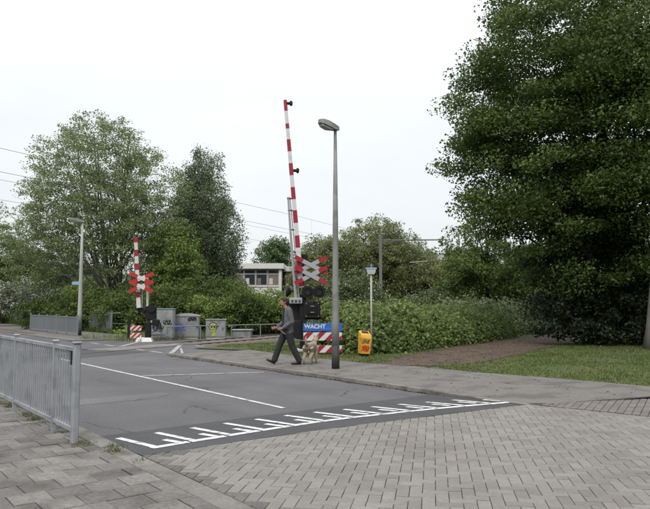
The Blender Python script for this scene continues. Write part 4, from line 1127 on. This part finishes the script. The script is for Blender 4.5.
# birch with hanging foliage and lighter neighbours
make_tree('birch_tree', 'tall narrow birch with hanging dark foliage between the left tree and the barrier', (-9.0, 45.0, -.09),
          [(0, 0, -.1), (0, 0, 3), (.1, 0, 7), (.1, 0, 9), (.2, 0, 11.3)], .17,
          [((.6, 0, 11.5), (1.2, 1.0, 1.9)), ((-.5, 0, 10.6), (.9, .8, 1.4)), ((.3, 0, 9.2), (2.0, 1.6, 2.4)), ((-1.1, 0, 8.2), (1.4, 1.3, 1.9)), ((1.1, 0, 6.6), (2.3, 2.1, 3.2)), ((-.4, 0, 5.6), (3.1, 2.3, 3.0)), ((-.2, 0, 3.6), (3.1, 2.3, 2.4))],
          1050, .44, 95, .12, LM_BIRCH, BARK_PALE, 31, 14, .4, droop=1.5, up=.1, flat=.8, fork=.6)
make_tree('broadleaf_tree', 'lighter green bushy tree in front of the birch', (-9.5, 41.0, -.09),
          [(0, 0, -.1), (0, 0, 2), (.1, 0, 4), (0, 0, 6.2)], .13, [((-.3, 0, 5.4), (1.7, 1.5, 1.8)), ((.3, 0, 4.2), (1.7, 1.5, 1.6)), ((-.8, 0, 3.6), (1.4, 1.2, 1.4))], 240, .42, 55, .13, LM_LIGHT, BARK, 32, 7, .4)
make_tree('broadleaf_tree', 'round green tree far behind the white building roof', (-7.4, 92.0, -.09),
          [(0, 0, -.1), (0, 0, 3), (0, 0, 7), (0, 0, 10)], .28, [((0, 0, 7.6), (3.3, 3, 3.5)), ((.4, 0, 9.6), (1.9, 2, 1.9))], 300, .7, 45, .24, LM_FAR, BARK, 33, 8, .4)
make_tree('broadleaf_tree', 'smaller round green tree far behind the annex, beside the barrier arm', (-3.2, 95.0, -.09),
          [(0, 0, -.1), (0, 0, 3), (0, 0, 5), (0, 0, 8)], .25, [((0, 0, 6.0), (2.6, 2.5, 3.0)), ((1.6, 0, 7.2), (1.6, 2, 1.6))], 200, .7, 42, .24, LM_FAR, BARK, 34, 8, .4)
# willows behind the catenary mast
make_tree('willow_tree', 'olive grey willow thicket right of the barrier behind the lamp post', (-.1, 58.0, -.09),
          [(0, 0, -.1), (0, 0, 2), (0, 0, 4), (.2, 0, 7)], .22, [((0, 0, 4.6), (3.0, 3, 3.4)), ((1.9, 0, 5.3), (2.2, 2.4, 3.2)), ((-1.2, 0, 3.6), (1.9, 2, 2.6))], 620, .6, 70, .19, LM_WILLOW, BARK, 41, 12, .42, stems=4, up=.3, aspect=.45, zmin=.3)
make_tree('willow_tree', 'big olive grey willow behind the overhead line mast', (5.4, 60.0, -.09),
          [(0, 0, -.1), (0, 0, 2.5), (0, 0, 5), (.2, 0, 8.6)], .28, [((-.6, 0, 6.2), (3.3, 3, 3.9)), ((1.8, 0, 5.0), (3.2, 3, 3.6)), ((-2.4, 0, 4.4), (2.2, 2, 3.2)), ((3.4, 0, 4.2), (2.4, 2, 3.2))], 1050, .6, 70, .19, LM_WILLOW, BARK, 42, 14, .42, stems=4, up=.3, aspect=.45, zmin=.3)
make_tree('willow_tree', 'low olive bush at the foot of the willows left of the huge tree', (10.8, 58.0, -.09),
          [(0, 0, -.1), (0, 0, 1.5), (0, 0, 3), (.2, 0, 5)], .2, [((0, 0, 3.2), (2.8, 2.6, 3.0)), ((2.2, 0, 3.6), (2.4, 2.4, 3.1))], 500, .6, 65, .19, LM_WILLOW, BARK, 43, 9, .42, stems=3, up=.3, aspect=.45, zmin=.3)
# blossom shrubs
make_tree('hawthorn_shrub', 'white-blossomed hawthorn behind the fence at the far left', (-21.4, 47.0, -.09),
          [(0, 0, -.1), (0, 0, .8), (0, 0, 1.6), (.1, 0, 2.8)], .10, [((-.6, 0, 2.4), (2.3, 1.6, 1.4)), ((1.3, 0, 2.0), (1.3, 1.3, 1.0)), ((-2.4, 0, 1.9), (1.4, 1.3, 1.1))], 260, .36, 55, .11, LM_HAW, BARK, 51, 8, .42, stems=2, cat='shrub', crown_name='foliage', zmin=.5)
make_tree('elder_shrub', 'pale flowering shrub behind the slim post', (1.55, 35.5, -.05),
          [(0, 0, -.1), (0, 0, .8), (0, 0, 1.8), (.1, 0, 3)], .08, [((0, 0, 2.2), (1.5, 1.3, 1.5)), ((-1.2, 0, 2.0), (1.3, 1.2, 1.3)), ((1.2, 0, 1.8), (1.3, 1.2, 1.1))], 260, .34, 52, .11, LM_ELDER, BARK, 52, 7, .42, stems=3, cat='shrub', crown_name='foliage')
make_tree('elder_shrub', 'pale flowering shrub behind the hedge left of the dark tree', (7.1, 40.5, -.05),
          [(0, 0, -.1), (0, 0, .7), (0, 0, 1.5), (.1, 0, 2.4)], .08, [((0, 0, 1.6), (1.5, 1.3, 1.2)), ((-1.5, 0, 1.4), (1.2, 1.2, 1.0))], 170, .34, 50, .11, LM_ELDER, BARK, 53, 6, .42, stems=3, cat='shrub', crown_name='foliage')

# shrubs beyond the track, each its own plant
SH = [(-13.2, 38.2, 2.6, 1.6, 2.7, LM_SHRUB, 'dark shrub at the foot of the airy tree, behind the pale lamp post'),
      (-10.7, 36.0, 2.0, 1.3, 2.4, LM_SHRUB, 'dark shrub behind the far barrier'),
      (-8.6, 34.4, 1.7, 1.2, 2.75, LM_SHRUB, 'leafy green shrub behind the teal-topped cabinet'),
      (-6.4, 34.6, 1.8, 1.2, 2.3, LM_LIGHT, 'light green shrub behind the wide cabinet with the curved roof'),
      (-4.9, 34.9, 1.7, 1.2, 2.6, LM_SHRUB, 'dense shrub behind the cabinet with the yellow face'),
      (-3.0, 36.4, 1.9, 1.3, 2.75, LM_LIGHT, 'light green shrub left of the walking man beyond the track'),
      (-1.2, 37.5, 1.7, 1.3, 2.3, LM_SHRUB, 'dense shrub behind the near barrier machinery'),
      (-17.0, 41.0, 2.6, 1.5, 2.2, LM_SHRUB, 'dark shrub left of the airy tree stems'),
      (-6.9, 39.5, 2.8, 1.5, 3.6, LM_SHRUB, 'tall dark shrub at the foot of the birch'),
      (-10.9, 40.5, 2.4, 1.6, 3.8, LM_SHRUB, 'tall dark shrub between the airy tree and the birch'),
      (-18.9, 52.0, 2.8, 1.8, 3.9, LM_LIGHT, 'yellow green bushy tree right of the blossom shrub'),
      (-26.6, 53.0, 3.8, 2.5, 8.2, LM_SHRUB, 'dark green bushy tree at the far left edge of the picture'),
      (-22.6, 56.0, 4.0, 2.5, 6.8, LM_BIRCH, 'grey green bushy tree behind the blossom at the left edge')]
for i, (x, y, rx, ry, hz, lm, lab) in enumerate(SH):
    make_tree('shrub', lab, (x, y, -.09), [(0, 0, -.05), (0, 0, hz * .3), (.05, 0, hz * .6), (0, 0, hz * .85)], .06,
              [((0, 0, hz * .55), (rx, ry, hz * .48)), ((rx * .45, -.2, hz * .4), (rx * .7, ry * .8, hz * .4)), ((-rx * .5, .1, hz * .42), (rx * .65, ry * .8, hz * .42))],
              int(120 + 40 * rx * hz), .34, 46, .125, lm, BARK_DARK, 60 + i, 7, .42, stems=3, cat='shrub', group='shrubs beyond the railway', crown_name='foliage', zmin=.1)

# bramble hedge: thicket along the back of the path
HF = [(.45, 20.4), (1.5, 20.5), (2.6, 21.2), (3.9, 23.3), (5.7, 25.5), (7.8, 28.9), (9.6, 32.0)]
def hedge(name, label, pts, hts, depth, n_cl, per, size, lm, seed, cl_r=.26):
    rng = np.random.default_rng(seed)
    t = thing(name, label, 'hedge', (pts[0][0], pts[0][1], .03)); o_ = np.array([pts[0][0], pts[0][1], 0])
    C = []; D = []; mb = MB()
    for k in range(n_cl):
        s_ = rng.uniform(0, len(pts) - 1.001); i = int(s_); f = s_ - i
        x = pts[i][0] * (1 - f) + pts[i + 1][0] * f; y = pts[i][1] * (1 - f) + pts[i + 1][1] * f
        h_ = (hts[i] * (1 - f) + hts[i + 1] * f) * (1 + .14 * math.sin(s_ * 7 + seed) + .10 * math.sin(s_ * 19) + .08 * rng.normal())
        dx, dy = pts[i + 1][0] - pts[i][0], pts[i + 1][1] - pts[i][1]; l = math.hypot(dx, dy); nx, ny = -dy / l, dx / l
        a = rng.uniform(0, 1)     # run up the front, over the top
        if a < .55:
            q = a / .55; w = -.05 + .32 * q ** 2 * depth * .5; z = .05 + q * h_ * .92
        else:
            q = (a - .55) / .45; w = .2 * depth + q * depth * .8; z = h_ * (.92 + .10 * math.sin(q * 3.1) + .25 * (q) * rng.uniform(-.3, .6))
        dep = rng.exponential(.10)
        c_ = np.array([x + nx * (w + dep), y + ny * (w + dep), z - dep * .5]); C.append(c_ - o_); D.append((-nx, -ny, .4))
        if k % 2 == 0:
            b = np.array([x + nx * (.3 + .5 * depth * rng.uniform(0, 1)), y + ny * (.3 + .5 * depth * rng.uniform(0, 1)), 0]) - o_
            m_ = (b + C[-1]) / 2 + np.array([0, 0, .3 * h_])
            mb.tube([tuple(b), tuple(m_), tuple(C[-1])], [.014, .010, .005], 4, cap=False)
    C = np.array(C); D = np.array(D)
    mb.build('stems', BARK_DARK, t, True)
    n = len(C) * per; base_c = np.repeat(C, per, axis=0)
    P = base_c + rng.normal(size=(n, 3)) * cl_r * .6 * np.repeat(rng.uniform(.5, 1.4, len(C)), per)[:, None]
    P[:, 2] = np.abs(P[:, 2]) + .01
    obj('foliage', leaf_mesh('foliage', P, size, seed, .6, np.repeat(D, per, axis=0), .5, .3, .75), lm, t)
    return t
hedge('bramble_hedge', 'broad bramble hedge behind the yellow bin and the bare earth path', HF, [1.05, 1.0, .95, 1.02, 1.05, 1.08, 1.2], 4.2, 1700, 36, .105, LM_BRAMBLE, 71, .30)
hedge('weed_bank', 'pale tall weeds at the far right end of the bramble hedge', [(7.0, 28.9), (8.6, 31.0), (10.4, 33.6), (12.5, 36.5)], [1.2, 1.35, 1.4, 1.5], 3.0, 420, 34, .12, LM_PALE, 72)
hedge('bramble_hedge', 'low dark brambles at the left end of the hedge behind the blue sign', [(-.7, 22.6), (.1, 22.2), (.8, 21.2)], [.9, 1.1, 1.2], 3.4, 330, 34, .105, LM_BRAMBLE, 73)

# far wood closing the horizon
rng = np.random.default_rng(90)
def wood(name, label, segs, seed, lm):
    rng = np.random.default_rng(seed); P = []
    for (x0, y0, x1, y1, h0, h1, n) in segs:
        t = rng.uniform(0, 1, n); h_ = (h0 + (h1 - h0) * t) * (.8 + .25 * np.sin(t * 37) * np.sin(t * 11 + 1))
        z = h_ * rng.uniform(0, 1, n) ** .6
        P.append(np.stack([x0 + (x1 - x0) * t + rng.normal(size=n) * .8, y0 + (y1 - y0) * t + rng.normal(size=n) * 2.2, z + rng.normal(size=n) * .3], 1))
    P = np.concatenate(P); o = obj(name, leaf_mesh(name, P, .55, seed, .4, None, 0, 0, .7), lm)
    return tag(o, label, 'woodland', kind='stuff')
wood('distant_woodland', 'far-off belt of trees closing the horizon behind everything', [(-150, 95, -24, 78, 7, 6, 30000), (-24, 100, 12, 104, 5, 5.5, 12000), (13, 68, 40, 60, 7, 9, 16000), (16, 44, 70, 36, 7, 10, 22000)], 91, LM_BIRCH)

# ------------------------------------------------------------------ grass, weeds and litter
def blades(name, P, h_, seed, lm, parent=None, label=None, cat=None, w=.012):
    r = np.random.default_rng(seed); n = len(P)
    a = r.uniform(0, 2 * np.pi, n); hh_ = h_ * r.uniform(.5, 1.4, n) * (1 + .45 * np.sin(P[:, 0] * 3.1 + 1.3 * np.sin(P[:, 1] * 2.3)) * np.sin(P[:, 1] * 2.7 + P[:, 0]))
    dx = np.cos(a) * w; dy = np.sin(a) * w; lx = r.normal(size=n) * hh_ * .45; ly = r.normal(size=n) * hh_ * .45
    v = np.empty((n, 3, 3)); z0 = P[:, 2]
    v[:, 0] = np.stack([P[:, 0] - dx, P[:, 1] - dy, z0], 1); v[:, 1] = np.stack([P[:, 0] + dx, P[:, 1] + dy, z0], 1); v[:, 2] = np.stack([P[:, 0] + lx, P[:, 1] + ly, z0 + hh_], 1)
    o = obj(name, np_mesh(name, v.reshape(-1, 3), np.arange(n * 3).reshape(-1, 3)), lm, parent)
    if label: tag(o, label, cat, kind='stuff')
    return o
def inpoly(x, y, poly):
    c = np.zeros(len(x), bool); j = len(poly) - 1
    for i in range(len(poly)):
        xi, yi = poly[i]; xj, yj = poly[j]
        c ^= ((yi > y) != (yj > y)) & (x < (xj - xi) * (y - yi) / (yj - yi + 1e-12) + xi); j = i
    return c
GR = leafmat('grass_blade', (0.062, 0.095, 0.022), (0.122, 0.150, 0.042), .25, .5, (0.16, 0.13, 0.07), .08)
n = 150000
x = rng.uniform(-4, 17, n); y = rng.uniform(11.5, 30, n)
uu = x * DU[0] + y * DU[1]; vv = x * DV[0] + y * DV[1]
ge = np.interp(uu, [g_[0] for g_ in gedge], [g_[1] for g_ in gedge]) + rng.normal(size=n) * .06
keep = (vv > ge) & (uu < 22) & (uu > 3) & (~inpoly(x, y + rng.normal(size=n) * .35, DIRT) | (rng.uniform(0, 1, n) < .06)) & (np.abs(x) < .56 * y + .4)
ww = (x - T0[0]) * TN[0] + (y - T0[1]) * TN[1]
keep &= ww > 2.3
hx, hy = zip(*HF)
keep &= ~((x > .3) & (y > np.interp(x, hx, hy) + .6))
keep &= rng.uniform(0, 1, n) < .25 + .75 * (np.sin(x * 1.7 + 1) * np.sin(y * 1.3) > -.45)
P = np.stack([x[keep], y[keep], np.full(keep.sum(), .03)], 1)
blades('lawn_grass', P, .042, 92, GR, None, 'short green grass covering the lawn', 'grass', w=.014)
# verge grass beyond the track
n = 16000; s_ = rng.uniform(-4, 25, n); w_ = -rng.uniform(2.4, 6.5, n)
P = np.array([T3(a, b, -.09) for a, b in zip(s_, w_)]); blades('verge_grass', P, .28, 93, LM_PALE, None, 'long pale grass beyond the railway track', 'grass', w=.02)
# weeds at the foot of the near railing, at kerbs and between the fence and pavement
P = []
for k in range(26):
    u = rng.uniform(6.9, 12.5); v = 2.36 + rng.normal() * .06; c_ = R(u, v)
    for q in range(int(rng.integers(20, 80))): P.append((c_[0] + rng.normal() * .05, c_[1] + rng.normal() * .04, .035))
for (u, v, m_) in ((6.75, 2.52, 40), (6.95, 2.58, 26), (7.3, 2.4, 34), (6.2, 2.56, 10)):
    c_ = R(u, v)
    for q in range(m_ * 3): P.append((c_[0] + rng.normal() * .06, c_[1] + rng.normal() * .05, .035))
blades('weeds', np.array(P), .042, 94, leafmat('weed_blade', (0.07, 0.085, 0.03), (0.13, 0.13, 0.06), .25, 2.0), None, 'small weeds sprouting at the foot of the near railing and kerb', 'weeds', w=.0035)
P = []
for k in range(2600):
    u = rng.uniform(34, 60); v = 12.2 + abs(rng.normal()) * .35; c_ = R(u, v); P.append((c_[0], c_[1], .0))
blades('fence_weeds', np.array(P), .38, 95, LM_SHRUB, None, 'tall dark weeds along the foot of the far fence', 'weeds', w=.03)
# fallen leaves on the bare path and in the gutter
n = 9000; x = rng.uniform(1.5, 12.5, n); y = rng.uniform(16, 33, n); kp = inpoly(x, y, DIRT); P = np.stack([x[kp], y[kp], np.full(kp.sum(), .045)], 1)
g_ = []
for k in range(420):
    u = rng.uniform(6.2, 18.5); c_ = R(u, 8.57 - abs(rng.normal()) * .04); g_.append((c_[0], c_[1], .012))
for k in range(160):
    u = rng.uniform(5.5, 18); c_ = R(u, rng.uniform(8.8, 11.6)); g_.append((c_[0], c_[1], .056))
for k in range(200):
    x_ = rng.uniform(2, 12); y_ = rng.uniform(13, 24); g_.append((x_, y_, .07)) if x_ * DV[0] + y_ * DV[1] > 12.4 else None
P = np.concatenate([P, np.array(g_)])
ll = obj('leaf_litter', leaf_mesh('leaf_litter', P, .05, 96, 4.0), leafmat('dead_leaf', (0.06, 0.045, 0.03), (0.15, 0.10, 0.06), .05, 3.0))
tag(ll, 'small dead leaves scattered on the bare path, pavement and gutter', 'leaf litter', kind='stuff')
P = []
for k in range(36):     # dock leaves by the striped boards
    P.append((-9.3 + rng.normal() * .22, 29.6 + rng.normal() * .2, .1 + abs(rng.normal()) * .3))
dk = obj('dock_plant', leaf_mesh('dock_plant', np.array(P), .30, 97, .6, None, 0, .3, .5), LM_LIGHT); tag(dk, 'broad-leaved weed left of the small striped boards', 'plant', kind='stuff')

# ------------------------------------------------------------------ the walking man and his dog
def fused(name, mb, m, parent=None, voxel=.012, smooth_it=4):
    """fuse overlapping closed shapes into one continuous skin"""
    me = mb.mesh(name + '_src'); o = bpy.data.objects.new(name + '_src', me); COL.objects.link(o)
    rm = o.modifiers.new('fuse', 'REMESH'); rm.mode = 'VOXEL'; rm.voxel_size = voxel; rm.use_smooth_shade = True
    sm_ = o.modifiers.new('relax', 'SMOOTH'); sm_.iterations = smooth_it; sm_.factor = .5
    dg = bpy.context.evaluated_depsgraph_get(); dg.update()
    out = bpy.data.meshes.new_from_object(o.evaluated_get(dg)); out.name = name
    bpy.data.objects.remove(o); bpy.data.meshes.remove(me)
    out.materials.clear(); out.materials.append(m)
    r_ = obj(name, out, None, parent, True)
    return r_
def ball(mb, c, r, n=12):
    rx, ry, rz = r if isinstance(r, tuple) else (r, r, r); prof = []
    vs_ = []; fs_ = []; k = 8
    for i in range(k + 1):
        a = math.pi * i / k - math.pi / 2; rr = max(.02, math.cos(a)); z = math.sin(a)
        for j in range(n):
            b = 2 * math.pi * j / n; vs_.append((c[0] + rx * rr * math.cos(b), c[1] + ry * rr * math.sin(b), c[2] + rz * z))
    for i in range(k):
        for j in range(n): fs_.append((i * n + j, i * n + (j + 1) % n, (i + 1) * n + (j + 1) % n, (i + 1) * n + j))
    fs_.append(tuple(range(n - 1, -1, -1))); fs_.append(tuple(k * n + j for j in range(n)))
    mb.add(vs_, fs_)
SKIN = mat('skin', (0.25, 0.14, 0.10), 0.6, .08, 20)
HAIR = mat('dark_hair', (0.018, 0.014, 0.012), 0.7, .3, 60, .4, 150)
JACKET = mat('grey_jacket', (0.078, 0.080, 0.090), 0.9, .3, 14, 1.0, 16)
SHIRT = mat('dark_shirt', (0.022, 0.023, 0.03), 0.9, .2, 12, .4, 50)
TROUS = mat('dark_trousers', (0.018, 0.019, 0.020), 0.9, .3, 12, 1.0, 14)
SHOE = mat('black_shoe', (0.012, 0.012, 0.012), 0.5, .2, 9)
LEASH = mat('leash_webbing', (0.26, 0.25, 0.25), 0.8, .1, 20)

# local frame: he walks towards -x, y is away from the camera, z up
SH_N, SH_F = (.055, -.19, 1.385), (.02, .19, 1.385)
EL_N, EL_F = (.125, -.25, 1.09), (.00, .25, 1.10)
WR_N, WR_F = (-.115, -.17, .925), (-.235, .13, .93)
HIP_N, HIP_F = (.035, -.085, .86), (.01, .085, .86)
KN_N, KN_F = (.155, -.085, .455), (-.165, .085, .475)
AN_N, AN_F = (.335, -.085, .10), (-.29, .085, .105)
b = MB()
b.tube([(.03, 0, .80), (.02, 0, .95), (.02, 0, 1.12), (.035, 0, 1.28), (.035, 0, 1.38), (.005, 0, 1.44)], [(.15, .10), (.14, .095), (.155, .105), (.17, .11), (.15, .085), (.06, .06)], 14, up=(1, 0, 0))
b.tube([(.01, 0, 1.40), (-.03, 0, 1.49), (-.045, 0, 1.54)], [.058, .052, .052], 10)
ball(b, (-.055, 0, 1.605), (.093, .073, .108)); ball(b, (-.075, 0, 1.545), (.072, .058, .062))
b.tube([(-.13, 0, 1.615), (-.165, 0, 1.578), (-.14, 0, 1.565)], [.012, .019, .012], 6)      # nose
for sy in (-1, 1):
    ball(b, (-.035, .073 * sy, 1.595), (.020, .012, .034), 8)          # ears
    ball(b, (-.126, .03 * sy, 1.628), (.018, .022, .010), 8)           # brows
b.tube([(-.137, -.022, 1.535), (-.145, 0, 1.533), (-.137, .022, 1.535)], [.006, .010, .006], 6)
for A, B, C_ in ((SH_N, EL_N, WR_N), (SH_F, EL_F, WR_F)):
    b.tube([A, B], [.055, .043], 10); ball(b, B, .043); b.tube([B, C_], [.042, .028], 10)
for A, B, C_ in ((HIP_N, KN_N, AN_N), (HIP_F, KN_F, AN_F)):
    b.tube([A, B], [.085, .056], 10); ball(b, B, .057); b.tube([B, Vector(B).lerp(Vector(C_), .35), C_], [.055, .057, .036], 10)
for A, tip, heel in ((AN_N, (.165, -.085, .035), (.375, -.085, .045)), (AN_F, (-.46, .085, .125), (-.265, .085, .045))):
    b.tube([heel, A, tip], [.02, .03, .012], 8)
def hand(b, W_, dirn, side):
    """palm plus four curled fingers and a thumb; dirn points along the forearm"""
    d_ = Vector(dirn).normalized(); s_ = Vector((0, 0, 1)); s_ = (s_ - d_ * s_.dot(d_)).normalized(); n_ = d_.cross(s_) * side
    w = Vector(W_); pc = w + d_ * .05
    b.tube([w, w + d_ * .04, w + d_ * .085], [(.018, .024), (.016, .038), (.014, .036)], 8, up=tuple(s_))
    for k, ln in enumerate((.062, .072, .068, .052)):
        o_ = w + d_ * .08 + s_ * (.028 - .0185 * k)
        p1 = o_ + d_ * ln * .5; p2 = p1 + (d_ * .35 + n_ * .8) * ln * .42; p3 = p2 + (n_ * .5 - d_ * .8) * ln * .35
        b.tube([o_, p1, p2, p3], [.0095, .0092, .0085, .0075], 6)
    t0 = w + d_ * .03 + s_ * .03; b.tube([t0, t0 + (d_ * .6 + s_ * .5 + n_ * .5) * .035, t0 + (d_ * .9 + n_ * .8 + s_ * .2) * .055], [.012, .011, .008], 6)
hand(b, WR_N, (-.85, .30, -.10), -1); hand(b, WR_F, (-.85, -.30, -.10), 1)
man = fused('person', b, SKIN, None, .0085, 2)
man.location = (-1.0, 16.55, .05); man.rotation_euler = (0, 0, rad(10))
tag(man, 'man in a grey jacket and dark trousers striding left with a dog lead', 'person')
# eyes, hair
for sy in (-1, 1):
    e = MB(); ball(e, (-.132, .030 * sy, 1.606), (.009, .013, .008), 8); e.build('eye', HAIR, man, True)
b = MB(); ball(b, (-.038, 0, 1.632), (.099, .083, .092)); ball(b, (.005, 0, 1.60), (.075, .078, .085)); ball(b, (-.105, 0, 1.672), (.045, .058, .032))
b.tube([(-.05, -.078, 1.63), (-.045, -.079, 1.59)], [.016, .010], 6); b.tube([(-.05, .078, 1.63), (-.045, .079, 1.59)], [.016, .010], 6)
fused('hair', b, HAIR, man, .010, 2)
# jacket: body, skirt, collar, sleeves; open at the front over a dark shirt
b = MB()
b.tube([(.055, 0, .80), (.045, 0, .95), (.04, 0, 1.12), (.05, 0, 1.28), (.048, 0, 1.385), (.02, 0, 1.435)], [(.195, .145), (.178, .135), (.19, .135), (.20, .135), (.175, .11), (.085, .075)], 18, up=(1, 0, 0))
for A, B, C_ in ((SH_N, EL_N, WR_N), (SH_F, EL_F, WR_F)):
    A = Vector(A); B = Vector(B); C_ = Vector(C_)
    ball(b, A, (.078, .075, .072)); b.tube([A, A.lerp(B, .5), B], [.078, .072, .062], 12); ball(b, B, .064); b.tube([B, B.lerp(C_, .5), C_.lerp(B, .06)], [.063, .058, .050], 12)
b.tube([(.045, 0, 1.40), (.00, 0, 1.455)], [(.095, .085), (.085, .078)], 14, up=(1, 0, 0))
fused('jacket', b, JACKET, man, .011, 3)
b = MB()
b.tube([(-.045, -.02, .90), (-.052, -.02, 1.05), (-.058, -.02, 1.2), (-.05, -.01, 1.33), (-.045, 0, 1.44)], [(.055, .05), (.058, .055), (.06, .058), (.055, .05), (.05, .045)], 12, up=(1, 0, 0))
fused('shirt', b, SHIRT, man, .011, 2)
b = MB(); b.box((-.088, -.10, 1.16), (.012, .035, .52), rot=Matrix.Rotation(rad(4), 3, 'Y')); b.build('lapel', SHIRT, man)
# trousers
b = MB()
b.tube([(.03, 0, .98), (.03, 0, .86), (.025, 0, .76)], [(.165, .125), (.17, .13), (.14, .11)], 16, up=(1, 0, 0))
for A, B, C_ in ((HIP_N, KN_N, AN_N), (HIP_F, KN_F, AN_F)):
    A = Vector(A); B = Vector(B); C_ = Vector(C_); C2 = B.lerp(C_, .97)
    ball(b, A, .108); b.tube([A, A.lerp(B, .5), B], [.108, .098, .083], 12); ball(b, B, .083); b.tube([B, B.lerp(C2, .5), C2, C2 + (C2 - B).normalized() * .035], [.083, .082, .080, .082], 12)
fused('trousers', b, TROUS, man, .012, 3)
for A, tip, heel in ((AN_N, (.12, -.085, .03), (.385, -.085, .04)), (AN_F, (-.495, .085, .135), (-.262, .085, .035))):
    b = MB(); A = Vector(A); T_ = Vector(tip); H_ = Vector(heel)
    up_ = (A - H_).normalized()
    b.tube([H_, H_.lerp(T_, .3) + Vector((0, 0, .006)), H_.lerp(T_, .68), T_], [(.036, .040), (.044, .046), (.047, .034), (.028, .022)], 12, up=(0, 0, 1)); ball(b, A.lerp(H_.lerp(T_, .22), .35), (.050, .046, .055)); b.tube([H_.lerp(T_, .2), A + (A - H_.lerp(T_, .2)) * .25], [.046, .046], 10)
    sh = fused('shoe', b, SHOE, man, .010, 2)

# dog seen from behind: heading +x in its own frame
DOGM = mat('tan_fur', (0.24, 0.19, 0.14), 0.95, .3, 22, .8, 120, col2=(0.36, 0.29, 0.22), c2scale=9, fine=.25, fscale=90)
b = MB()
b.tube([(-.30, 0, .455), (-.22, 0, .465), (-.08, 0, .45), (.08, 0, .435), (.22, 0, .43), (.31, 0, .45)], [(.075, .08), (.095, .095), (.092, .10), (.105, .125), (.11, .135), (.075, .09)], 14, up=(0, 0, 1))
b.tube([(.25, 0, .47), (.36, 0, .56), (.43, 0, .60)], [(.075, .085), (.06, .07), (.058, .062)], 12)
ball(b, (.46, 0, .615), (.075, .058, .062)); b.tube([(.48, 0, .605), (.57, 0, .575), (.61, 0, .568)], [.046, .032, .024], 10)
for sy in (-1, 1):
    b.tube([(.44, .042 * sy, .655), (.435, .058 * sy, .70), (.43, .066 * sy, .735)], [(.028, .012), (.022, .010), (.006, .006)], 8)
    # hind leg: thigh, hock pointing back, upright shank, paw
    b.tube([(-.22, .07 * sy, .43), (-.15, .085 * sy, .29), (-.29, .088 * sy, .165), (-.275, .09 * sy, .04)], [(.092, .070), (.062, .050), (.036, .032), (.032, .031)], 10)
    ball(b, (-.25, .09 * sy, .024), (.05, .032, .024))
    # fore leg
    fx = .24 + .05 * sy
    b.tube([(.22, .075 * sy, .40), (.20, .08 * sy, .26), (fx, .08 * sy, .14), (fx, .08 * sy, .03)], [(.062, .052), (.044, .040), (.034, .032), (.030, .030)], 10)
    ball(b, (fx + .025, .08 * sy, .024), (.046, .030, .024))
b.tube([(-.29, 0, .49), (-.37, 0, .53), (-.40, 0, .62), (-.375, 0, .72)], [.034, .032, .03, .014], 10)
dog = fused('dog', b, DOGM, None, .0095, 3)
dog.location = (-.37, 16.85, .05); dog.rotation_euler = (0, 0, rad(72))
tag(dog, 'tan dog with its tail up standing beside the man on the pavement', 'dog')
b = MB(); b.tube([(.30 + .07 * math.cos(a) * .5, .078 * math.sin(a), .515 + .075 * math.cos(a)) for a in [2 * math.pi * k / 14 for k in range(15)]], .012, 6); b.build('collar', BLACKM, dog, True)
for sy in (-1, 1):
    e = MB(); ball(e, (.515, .036 * sy, .63), .010, 8); e.build('eye', BLACK, dog, True)
e = MB(); ball(e, (.618, 0, .575), (.014, .018, .013), 8); e.build('nose', BLACK, dog, True)
# lead from his hand to the collar
bpy.context.view_layer.update()
h0 = man.matrix_world @ Vector((WR_N[0] - .09, WR_N[1] + .03, WR_N[2] - .02)); h1 = dog.matrix_world @ Vector((.29, -.02, .585))
pts = []
for k in range(15):
    t = k / 14; p = h0.lerp(h1, t); p.z -= .22 * 4 * t * (1 - t) * .5; p.y -= .20 * math.sin(math.pi * t); pts.append(p)
b = MB(); b.tube(pts, .009, 5); ld = b.build('dog_lead', LEASH, None, True); tag(ld, 'thin grey lead running from the man to the dog', 'lead')

# small fittings on the crossing equipment
for par, pts in ((nb_, [(-.05, -.08, 1.2), (-.10, -.14, .8), (-.03, -.12, .4), (.02, -.10, .06)]), (nb_, [(.36, -.24, 1.85), (.40, -.26, 1.72), (.34, -.24, 1.62)]), (fb, [(.05, -.15, .95), (.12, -.2, .5), (.1, -.18, .1)])):
    m = MB(); m.tube(pts, .014, 6); m.build('cable', BLACKM, par, True)
for x in (.10, .50):
    for z in (1.17, 1.59):
        m = MB(); m.lathe([(.016, -.01), (.016, .0)], (x, -.232, z), 8, 'Y'); m.build('bolt', GREYW, nb_)
for x in (.08, 1.12):
    for z in (.85, .565, .18):
        m = MB(); m.lathe([(.012, -.008), (.012, .0)], (x, -.022, z), 8, 'Y'); m.build('bolt', GALV_FAR, ws)
